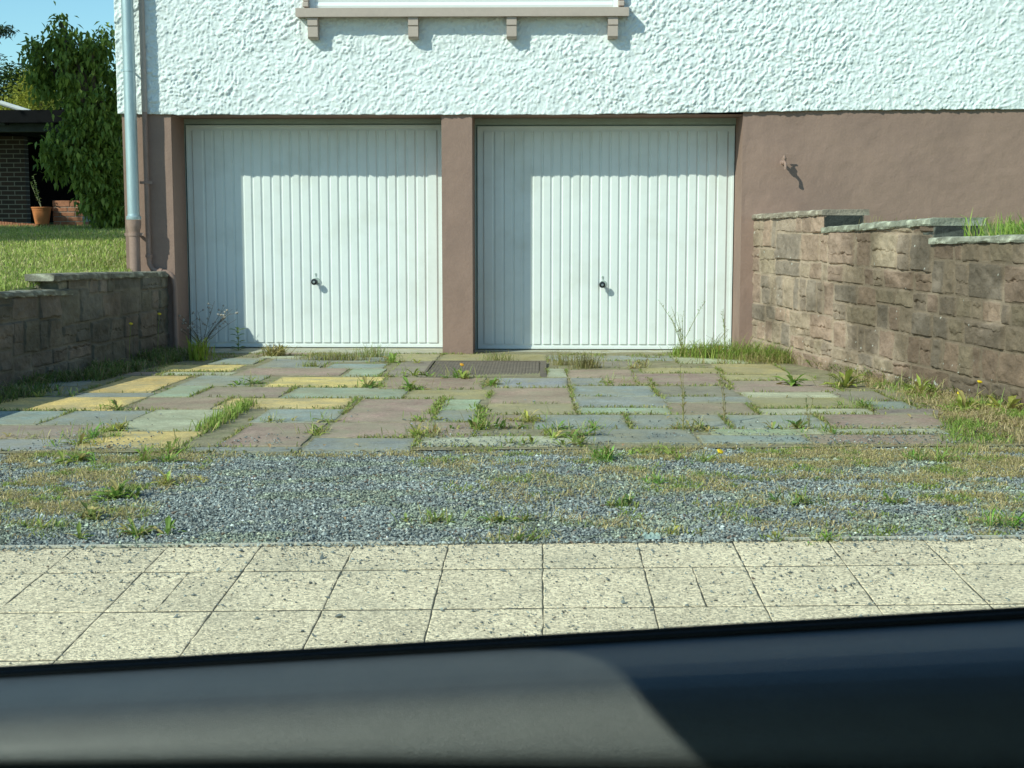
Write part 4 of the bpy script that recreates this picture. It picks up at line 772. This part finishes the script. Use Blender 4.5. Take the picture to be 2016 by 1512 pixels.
for (x, y, h_, fc, lb) in ((-3.33, -.55, .38, (.72, .5, .03), 'slender yellow flowered stalk before the dark left wall near the pipe'), (-3.42, -1.1, .33, (.72, .5, .03), 'slender yellow flowered stalk in the middle of the shaded left wall')):
    z = float(g(x, y)); e = empty('wild_flower', (x, y, z), lb, 'flower'); L_ = Leaves(); rosette(L_, (x, y, z), .08, 8, .25, .5, (.10, .16, .04)); L_.build('leaves', m_leaf, e); flower(e, (x, y, z), h_, (.03, -.02), fc)
# dead leaf by the door, plastic scrap by the pavement
L_ = Leaves()
for az, l_ in ((.2, .09), (1.2, .10), (2.2, .09), (3.4, .07)): L_.leaf((1.585, .14, .0), az, l_, .05, 1.0, .9, (.42, .21, .085))
tag(L_.build('dead_leaf', m_leaf), 'curled brown dead leaf lying before the right door', 'leaf')
p = gp(1283, 1062); v = []
for i in range(7):
    for j in range(5): v.append((p[0] - .03 + i * .009 + .006 * random.random(), p[1] - .02 + j * .011, p[2] + .006 + .016 * abs(math.sin(i * 1.3 + j)) * (j / 4)))
tag(make('plastic_scrap', v, gridpolys(7, 5), M('milky_plastic', (.34, .42, .36), .25, .2, 40, spec=.5)), 'crumpled milky plastic scrap at the edge of pavement and gravel', 'litter')
L_ = Leaves()
for _ in range(110):
    if random.random() < .45: px_, py_ = random.uniform(1500, 2000), random.uniform(725, 900)
    else: px_, py_ = random.uniform(60, 1900), random.choice((880, 884, 889, random.uniform(700, 1050)))
    q = gp(px_, py_)
    if q[0] > 1.868 - .2 * q[1] - .03 or q[0] < -3.3: continue
    f = random.uniform(.6, 1.3); L_.leaf((q[0], q[1], q[2] + .006), random.uniform(0, 6.28), random.uniform(.015, .042), random.uniform(.008, .02), random.uniform(-.1, .5), random.uniform(0, .9), (.46 * f, random.uniform(.26, .36) * f, .15 * f))
tag(L_.build('leaf_litter', m_leaf), 'scattered dry leaf bits on the slabs and gravel', 'leaf litter', kind='stuff')
# iron drain grate
gq = [gp(827, 742), gp(1076, 742), gp(1072, 715), gp(848, 715)]; gx0, gx1 = gq[0][0], gq[1][0]; gy0, gy1 = gq[0][1], gq[2][1]
ge = empty('drain_grate', ((gx0 + gx1) / 2, gy0, 0), 'rusty brown ribbed iron drain grate set in the drive before the pillar', 'drain grate')
def gridz(x, y): return float(g(x, y))
fr = MB(); zc = gridz((gx0 + gx1) / 2, (gy0 + gy1) / 2)
fr.box(gx0, gx1, gy0, gy0 + .02, zc - .03, zc + .010); fr.box(gx0, gx1, gy1 - .02, gy1, zc - .03, zc + .010); fr.box(gx0, gx0 + .02, gy0 + .02, gy1 - .02, zc - .03, zc + .010); fr.box(gx1 - .05, gx1, gy0 + .02, gy1 - .02, zc - .03, zc + .0105); fr.build('grate_frame', m_rust, ge)
fr = MB(); nbar = 34; stp = (gx1 - .055 - gx0 - .025) / nbar
for k in range(nbar): xa = gx0 + .025 + k * stp; fr.add([(xa + o, y, z) for (o, z) in ((0, zc + .001), (stp * .35, zc + .0032), (stp * .62, zc + .0032), (stp, zc + .001)) for y in (gy0 + .021, gy1 - .021)], [(0, 2, 3, 1), (2, 4, 5, 3), (4, 6, 7, 5)])
fr.build('grate_bars', m_rust, ge)

# ------------------------------------------------------------------ garden behind: pot, bricks, carport, shrubs, trees
pb = MB(); PX, PY, PZ = -8.66, 12.0, 1.07
pb.lathe((PX, PY, PZ), (0, 0, 1), [(0, .115), (.20, .150), (.225, .153), (.228, .158), (.262, .163), (.266, .172), (.285, .174), (.290, .166), (.285, .155), (.25, .150)], 28)
pe = empty('potted_plant', (PX, PY, PZ), 'orange plastic flower pot with a thin leafy plant on the brick edging', 'potted plant'); pb.build('flower_pot', m_terra, pe, True)
L_ = Leaves(); s_ = MB()
for (dx, hh, sdd) in ((-.12, .55, 1), (-.17, .42, 2)):
    pts = [(PX + dx * t * (1.0), PY, PZ + .27 + hh * t) for t in (0, .4, .7, 1.)]; s_.tube(pts, [.008, .006, .005, .003], 6)
    for k in range(14): t_ = .2 + .8 * k / 13; L_.leaf((PX + dx * t_, PY, PZ + .27 + hh * t_), random.uniform(0, 6.28), .075, .042, .7, .8, (.16, .22, .08))
s_.tube([(PX, PY, PZ + .1), (PX, PY, PZ + .28)], .012, 6)
make('stem', s_.v, s_.p, m_stem, pe, np.tile((.22, .22, .12), (len(s_.v), 1))); L_.build('leaves', m_leaf, pe)
eb = MB()
for k in range(44): x = -10.6 + k * .047; eb.box(x, x + .043, 12.05, 12.28, .94, 1.18 - .0025 * k * 1.2 + random.uniform(-.004, .004), .004)
tag(eb.build('brick_edging', m_rbrick), 'low edging of upright red bricks below the dark brick wall', 'edging')
pe = empty('brick_pier', (-8.27, 12.4, 1.0), 'low red brick pier right of the flower pot', 'pier'); pr_ = MB(); mo = MB(); mo.box(-8.525, -8.015, 12.215, 12.7, .9, 1.40); mo.build('mortar_core', m_mortar, pe)
for r_ in range(5):
    z = .95 + r_ * .083
    for k in range(3):
        x = -8.535 + k * .262 - (.13 if r_ % 2 else 0); xa, xb = max(x, -8.535), min(x + .25, -8.005)
        if xb - xa > .03: pr_.box(xa, xb, 12.205, 12.71, z, z + .070, .004)
for k in range(7): pr_.box(-8.535 + k * .076, -8.535 + k * .076 + .070, 12.205, 12.71, 1.405 - .04, 1.47, .004) if k > 3 else None
pr_.box(-8.535, -8.237, 12.205, 12.71, 1.405 - .04, 1.47, .005)
pr_.build('bricks', m_rbrick, pe)
ce = empty('carport', (-10.5, 14, 1.0), 'dark timber carport with a black brick wall behind the lawn', 'carport')
rf = MB(); rf.box(-15, -7.3, 11.8, 19, 2.88, 2.95); rf.build('roof', m_shadewood, ce)
fc = MB(); fc.box(-15, -7.3, 11.74, 11.80, 2.78, 2.99); fc.build('fascia', m_shadewood, ce)
bm_ = MB(); bm_.box(-15, -7.3, 12.05, 12.19, 2.64, 2.79, .006); bm_.build('beam', m_greywood, ce)
for k in range(9): rr_ = MB(); rr_.box(-14.2 + k * .82, -14.1 + k * .82, 11.81, 18.9, 2.75, 2.879); rr_.build('rafter', m_greywood, ce)
bw = MB(); bw.box(-15, -9.42, 13.4, 13.6, .9, 2.64); bw.build('brick_wall', m_brick, ce)
bk = MB(); bk.box(-15, -6, 18.5, 18.7, .9, 2.87); bk.build('back_wall', m_shadewood, ce)
for x in (-7.45, -14.9): po = MB(); po.box(x - .06, x + .06, 12.06, 12.18, .9, 2.64); po.build('post', m_greywood, ce)
gu = MB(); gu.tube([(-9.75, 13.2, 3.22), (-9.05, 13.2, 3.00)], .045, 10); tag(gu.build('roof_pipe', M('pale_grey_plastic', (.6, .6, .58), .6, .05)), 'pale grey pipe end lying on the carport roof', 'pipe')

def tree_leaves(name, centres, per, spread, size, ca, cb, parent, droop=.6, m=m_leaf, aspect=.5):
    n = len(centres) * per; C_ = np.repeat(centres, per, 0) + rng.normal(0, 1, (n, 3)) * spread
    az = rng.uniform(0, 6.28, n); el = -droop + rng.normal(0, .5, n); s_ = rng.uniform(.65, 1.2, n) * size
    dv = np.stack([np.cos(az) * np.cos(el), np.sin(az) * np.cos(el), np.sin(el)], -1); sd_ = np.stack([-np.sin(az), np.cos(az), 0 * az], -1); nn_ = np.cross(sd_, dv)
    tip = C_ + dv * s_[:, None] + np.array([0, 0, -.12]) * s_[:, None]; mid = C_ + dv * (s_ * .45)[:, None] + nn_ * 0
    fold = np.array([0, 0, .12]) * s_[:, None]; wl = sd_ * (s_ * aspect / 2)[:, None]
    V = np.stack([C_, mid + wl + fold, tip, mid - wl + fold], 1).reshape(-1, 3); k = np.arange(n)[:, None] * 4
    t = rng.random((n, 1)); c = (np.array(ca) * (1 - t) + np.array(cb) * t) * rng.uniform(.75, 1.25, (n, 1))
    return make(name, V, [np.concatenate([k + np.array([[0, 1, 2]]), k + np.array([[0, 2, 3]])])], m, parent, np.repeat(c, 4, 0))
def blob(n, c, r, seed, shell=.35):                          # twig positions spread through an uneven crown
    v = rng.normal(0, 1, (n * 3, 3)); v /= np.linalg.norm(v, axis=1)[:, None]; rad = rng.random(n * 3) ** shell
    lob = .55 + .75 * fbm(v[:, 0] * 2.2 + 5, v[:, 1] * 2.2 + v[:, 2] * 2.7, seed); p = v * (rad * lob)[:, None]
    k = vn(p[:, 0] * 4 + 9, p[:, 2] * 4 + p[:, 1] * 3, seed + 3) > .28
    return (p * np.array(r) + np.array(c))[k][:n]
def limbs(name, base, tops, rad, parent):
    s_ = MB(); base = Vector(base)
    for (t0, t_) in tops:
        t_ = Vector(t_); st = base + Vector((0, 0, t0)); md = (st + t_) / 2 + Vector((random.uniform(-.2, .2), random.uniform(-.2, .2), .25)); s_.tube([st, md, t_], [rad * .6, rad * .4, rad * .12], 7)
    top = max(t0 for t0, _ in tops); s_.tube([base - Vector((0, 0, .2)), base + Vector((.03, 0, top * .5)), base + Vector((0, 0, top + .1))], [rad, rad * .85, rad * .6], 10)
    return s_.build(name, m_bark, parent)
def tree(base, label, cat, crowns, per, spread, size, ca, cb, rad, seed, droop=.6, aspect=.5, name='tree', group=None, nlimb=3):
    e = empty(name, base, label, cat, group); cen = np.concatenate([blob(nn, c, r, seed + i) for i, (nn, c, r) in enumerate(crowns)])
    tree_leaves('crown', cen, per, spread, size, ca, cb, e, droop, aspect=aspect)
    limbs('trunk', base, [(random.uniform(.35, .8) * (c[2] - base[2]), (c[0] + random.uniform(-.3, .3) * r[0], c[1], c[2] + .3 * r[2])) for _, c, r in crowns for _k in range(nlimb)], rad, e)
    return e
tree((-7.15, 10.3, 1.0), 'big leafy shrub tree with drooping leaves beside the white house corner', 'tree',
     [(150, (-7.2, 10.3, 3.15), (.62, .6, .72)), (44, (-7.5, 10.3, 3.82), (.34, .4, .36)), (9, (-7.64, 10.3, 4.18), (.14, .12, .24)), (34, (-7.02, 10.3, 3.82), (.34, .4, .30)), (16, (-8.02, 10.3, 3.78), (.22, .3, .24)), (48, (-7.88, 10.4, 3.42), (.36, .4, .34)),
      (150, (-7.15, 10.3, 2.5), (.52, .55, .6)), (150, (-7.1, 10.2, 1.9), (.48, .5, .6)), (110, (-6.9, 10.2, 1.4), (.42, .4, .5)), (50, (-7.72, 10.2, 2.25), (.28, .3, .42))],
     15, .075, .125, (.11, .18, .03), (.27, .35, .065), .08, 3, .95, .48, 'shrub_tree')
tree((-11.1, 19.5, 1.0), 'yellow green conifer bush rising behind the carport roof', 'tree', [(200, (-11.2, 19.0, 3.55), (.62, .6, .75)), (90, (-11.0, 19.0, 4.05), (.28, .3, .42)), (100, (-11.7, 19, 3.3), (.5, .5, .5))], 16, .09, .09, (.36, .38, .05), (.55, .52, .11), .08, 13, -.3, .35, 'conifer', 'trees behind the carport', 1)
tree((-13.0, 24, 1.0), 'dark green tree behind the yellow conifer bush', 'tree', [(360, (-13.4, 24, 4.0), (1.3, 1.2, 1.1)), (260, (-12.3, 23.4, 3.8), (1.0, 1.0, 1.0)), (160, (-11.4, 24, 3.5), (.8, .9, .7))], 13, .15, .15, (.04, .075, .022), (.095, .14, .035), .14, 23, .3, .5, 'tree', 'trees behind the carport', 1)
tree((-13.4, 20, 1.0), 'dark conifer with loose branch tips at the left picture edge', 'tree', [(60, (-12.85, 20, 5.25), (.6, .6, .14)), (40, (-12.8, 20, 4.75), (.5, .6, .12)), (70, (-12.55, 20, 4.1), (.35, .4, .35)), (100, (-13.2, 20, 5.9), (.5, .5, .3)), (90, (-13.1, 20, 6.5), (.45, .5, .25)), (16, (-12.15, 20, 5.32), (.22, .2, .07)), (110, (-13.3, 20, 4.4), (.5, .6, 1.2))], 15, .06, .12, (.05, .08, .04), (.09, .13, .06), .10, 33, .15, .25, 'conifer', 'trees behind the carport', 1)
# the garden trees just left of the view, whose shade lies on the back of the lawn, the carport and the shrub
tree((-12.6, 5.6, .9), 'broad garden tree standing left of the lawn', 'tree', [(520, (-12.4, 5.6, 6.4), (2.3, 1.9, 2.6)), (200, (-11.6, 4.6, 4.4), (1.3, 1.2, .9))], 12, .24, .24, (.05, .09, .02), (.10, .15, .035), .2, 43, .3, .6)
tree((-11.2, 1.9, .85), 'slim garden tree standing left of the sunlit lawn', 'tree', [(420, (-11.1, 1.9, 5.3), (1.5, 1.4, 1.7)), (140, (-10.9, 1.4, 4.0), (1.1, 1.0, .7))], 12, .22, .22, (.05, .09, .02), (.10, .15, .035), .16, 53, .3, .6)
hd_ = empty('hedge', (-9, 30, 1.0), 'dark hedge closing the garden behind the carport', 'hedge'); tree_leaves('foliage', np.concatenate([blob(500, (-15, 30, 2.4), (6, 1, 2.0), 71, .6), blob(400, (-8, 30, 2.4), (4, 1, 1.9), 72, .6)]), 12, .25, .25, (.04, .07, .02), (.08, .12, .03), hd_)

# ------------------------------------------------------------------ the car the picture is taken from
ce = empty('car', (.1, -12.9, .0), 'dark car door sill with black grained trim filling the bottom of the view', 'car')
SL = .0655                                                   # the car stands on the slope of the street
def sz(x): return 1.0236 + SL * x
YWN = CAM[1] + .75
prof = [(.0008, -.0040), (-.010, -.0040), (-.022, -.0044), (-.034, -.0052), (-.045, -.0066), (-.053, -.0086), (-.059, -.0112), (-.0635, -.0142), (-.067, -.0176), (-.0693, -.021), (-.0703, -.0242), (-.0695, -.0268), (-.066, -.029), (-.058, -.031), (-.050, -.036), (-.048, -.06), (-.052, -.12), (-.060, -.26), (-.066, -.42), (-.02, -.46), (.0, -.46)]
xs = np.linspace(-1.0, .95, 60); kx = lambda x: np.interp(x, [-.30, -.1, .1, .3], [.97, 1.0, 1.05, 1.10]); kz = lambda x: np.interp(x, [-.30, -.1, .1, .3], [.97, 1.35, 1.9, 2.5])      # the trim grows taller towards the back of the car
V = np.array([[(x, YWN + o * kx(x), sz(x) + (-.004 + (dz + .004) * kz(x) if dz > -.05 else dz - .05)) for o, dz in prof] for x in xs]); k = len(prof)
ends = [list(range(k)), list(range((60 - 1) * k, 60 * k))[::-1]]
P = [[i * k + a, i * k + a + 1, (i + 1) * k + a + 1, (i + 1) * k + a] for i in range(59) for a in range(k - 1)]
make('door_trim', V.reshape(-1, 3), P, m_trim, ce, smooth=True)
def bar(name, x0, x1, y0, y1, dz0, dz1, m, parent=ce):
    q = MB(); q.add([(x, y, sz(x) + dz) for x in (x0, x1) for y in (y0, y1) for dz in (dz0, dz1)], [(0, 1, 3, 2), (4, 6, 7, 5), (0, 4, 5, 1), (2, 3, 7, 6), (0, 2, 6, 4), (1, 5, 7, 3)]); return q.build(name, m, parent)
sl = MB()
for (o, dz, r_) in ((.0030, -.0030, .0021), (.0075, -.0016, .0021)): sl.tube([(-1.0, YWN + o, sz(-1.0) + dz - .001), (0, YWN + o, sz(0) + dz), (.95, YWN + o, sz(.95) + dz + .001)], r_, 10)
sl.build('window_seal', m_rub, ce, True)
YO, YI = YWN + .055, CAM[1] - .88
bar('outer_door', -1.0, .95, YWN + .0096, YO, -.72, -.030, m_carpaint)
bo = MB()
def sidep(y0, y1):
    bo.prism([(-2.0, .30), (2.2, .42), (2.2, 1.02), (1.9, sz(1.0) + .04), (-1.0, sz(-1.0) - .02), (-1.9, .80), (-2.0, .62)], y0, y1, 1)
sidep(YI - .06, YI - .01)
bo.prism([(-2.0, .30), (-1.001, .34), (-1.001, sz(-1.0) - .015), (-1.9, .80), (-2.0, .62)], YWN + .021, YO, 1); bo.prism([(.951, .38), (2.2, .42), (2.2, 1.02), (1.9, sz(1.0) + .04), (.951, sz(.95) - .012)], YWN + .021, YO, 1)
bo.prism([(-1.9, .80), (-1.0, sz(-1.0) - .03), (-1.0, sz(-1.0) - .06), (-1.9, .74)], YI, YWN, 1); bo.prism([(-2.0, .28), (2.2, .40), (2.2, .44), (-2.0, .32)], YI, YWN, 1); bo.prism([(-2.04, .30), (-2.0, .30), (-1.9, .80), (-1.94, .82)], YI, YWN, 1); bo.prism([(2.17, .42), (2.21, .42), (2.21, 1.06), (2.17, 1.06)], YI, YWN, 1)
bo.build('body', m_carpaint, ce)
da = MB(); da.box(-1.05, -.66, YI + .01, YWN - .10, .62, .985, .03); da.build('unseen_dashboard', m_carin, ce)  # unseen; added to block low light in the cabin
for yc in (-13.32, -12.50):  # unseen seats, added to keep sky light from behind off the trim
    q = MB(); q.box(-.18, .36, yc - .25, yc + .25, .50, .66, .04); so = q.build('unseen_seat', m_carin, ce)
    q = MB(); q.prism([(.30, .60), (.44, .60), (.60, 1.20), (.50, 1.22)], yc - .25, yc + .25, 1); q.build('backrest', m_carin, so); q = MB(); q.box(.50, .60, yc - .13, yc + .13, 1.235, 1.40, .03); q.build('headrest', m_carin, so)
# unseen roof; its opening is added and shaped to light the trim
ZR = 1.452; xr0, xr1 = -.55, 1.75; sx0, sx1, sy0, sy1, cr = -.98, -.386, -12.80, -12.517, .055
def zr(x): return ZR + SL * x
outer = [(-.95, YI), (1.75, YI), (1.75, YWN), (-.95, YWN)]
xo0 = -1.15
def roofpiece(poly): rfm.prism(poly, 0, .03, 2)
rfm = MB()
roofpiece([(xo0, sy0), (sx0, sy0), (sx0, sy1), (xo0, sy1)]); roofpiece([(xo0, sy1), (sx1 - cr, sy1), (sx1 - cr, YWN + .03), (xo0, YWN + .03)]); roofpiece([(xo0, YI), (sx1 - cr, YI), (sx1 - cr, sy0), (xo0, sy0)])
cpts = [(sx1 - cr + cr * math.sin(a), sy1 - cr + cr * math.cos(a)) for a in np.linspace(0, math.pi / 2, 9)]
roofpiece([(sx1 - cr, YWN + .03)] + cpts + [(sx1, sy0), (sx1 - cr, sy0), (sx1 - cr, YI), (xr1, YI), (xr1, YWN + .03)])
rfm.v = [(x, y, z + zr(x)) for x, y, z in rfm.v]
rfm.build('roof', m_carin, ce)
for y in (YWN + .02, YI - .03):
    for (xb, xt_) in ((-1.0, xo0 + .04), (.98, .93), (1.85, 1.70)):
        q = MB(); q.tube([(xb, y, sz(xb) - .05), ((xb + xt_) / 2, y, (sz(xb) + zr(xt_)) / 2), (xt_, y, zr(xt_) + .01)], [.045, .04, .035], 10); q.build('roof_pillar', m_carin, ce)
for x in (-1.35, 1.5):
    for y, s in ((YWN + .05, 1), (YI - .05, -1)):
        q = MB(); q.lathe((x, y - .2 * (s > 0), .30 + .0156 * x), (0, 1, 0), [(0, .24), (.02, .31), (.18, .31), (.20, .24)], 28); wo = q.build('wheel', m_rub, ce)
        q = MB(); q.lathe((x, y + (.001 if s > 0 else -.003), .30 + .0156 * x), (0, 1, 0), [(0, .20), (.002, .20)], 24); q.build('rim', m_steel, wo)

sc.cycles.use_denoising = True
sc.cycles.max_bounces = 6
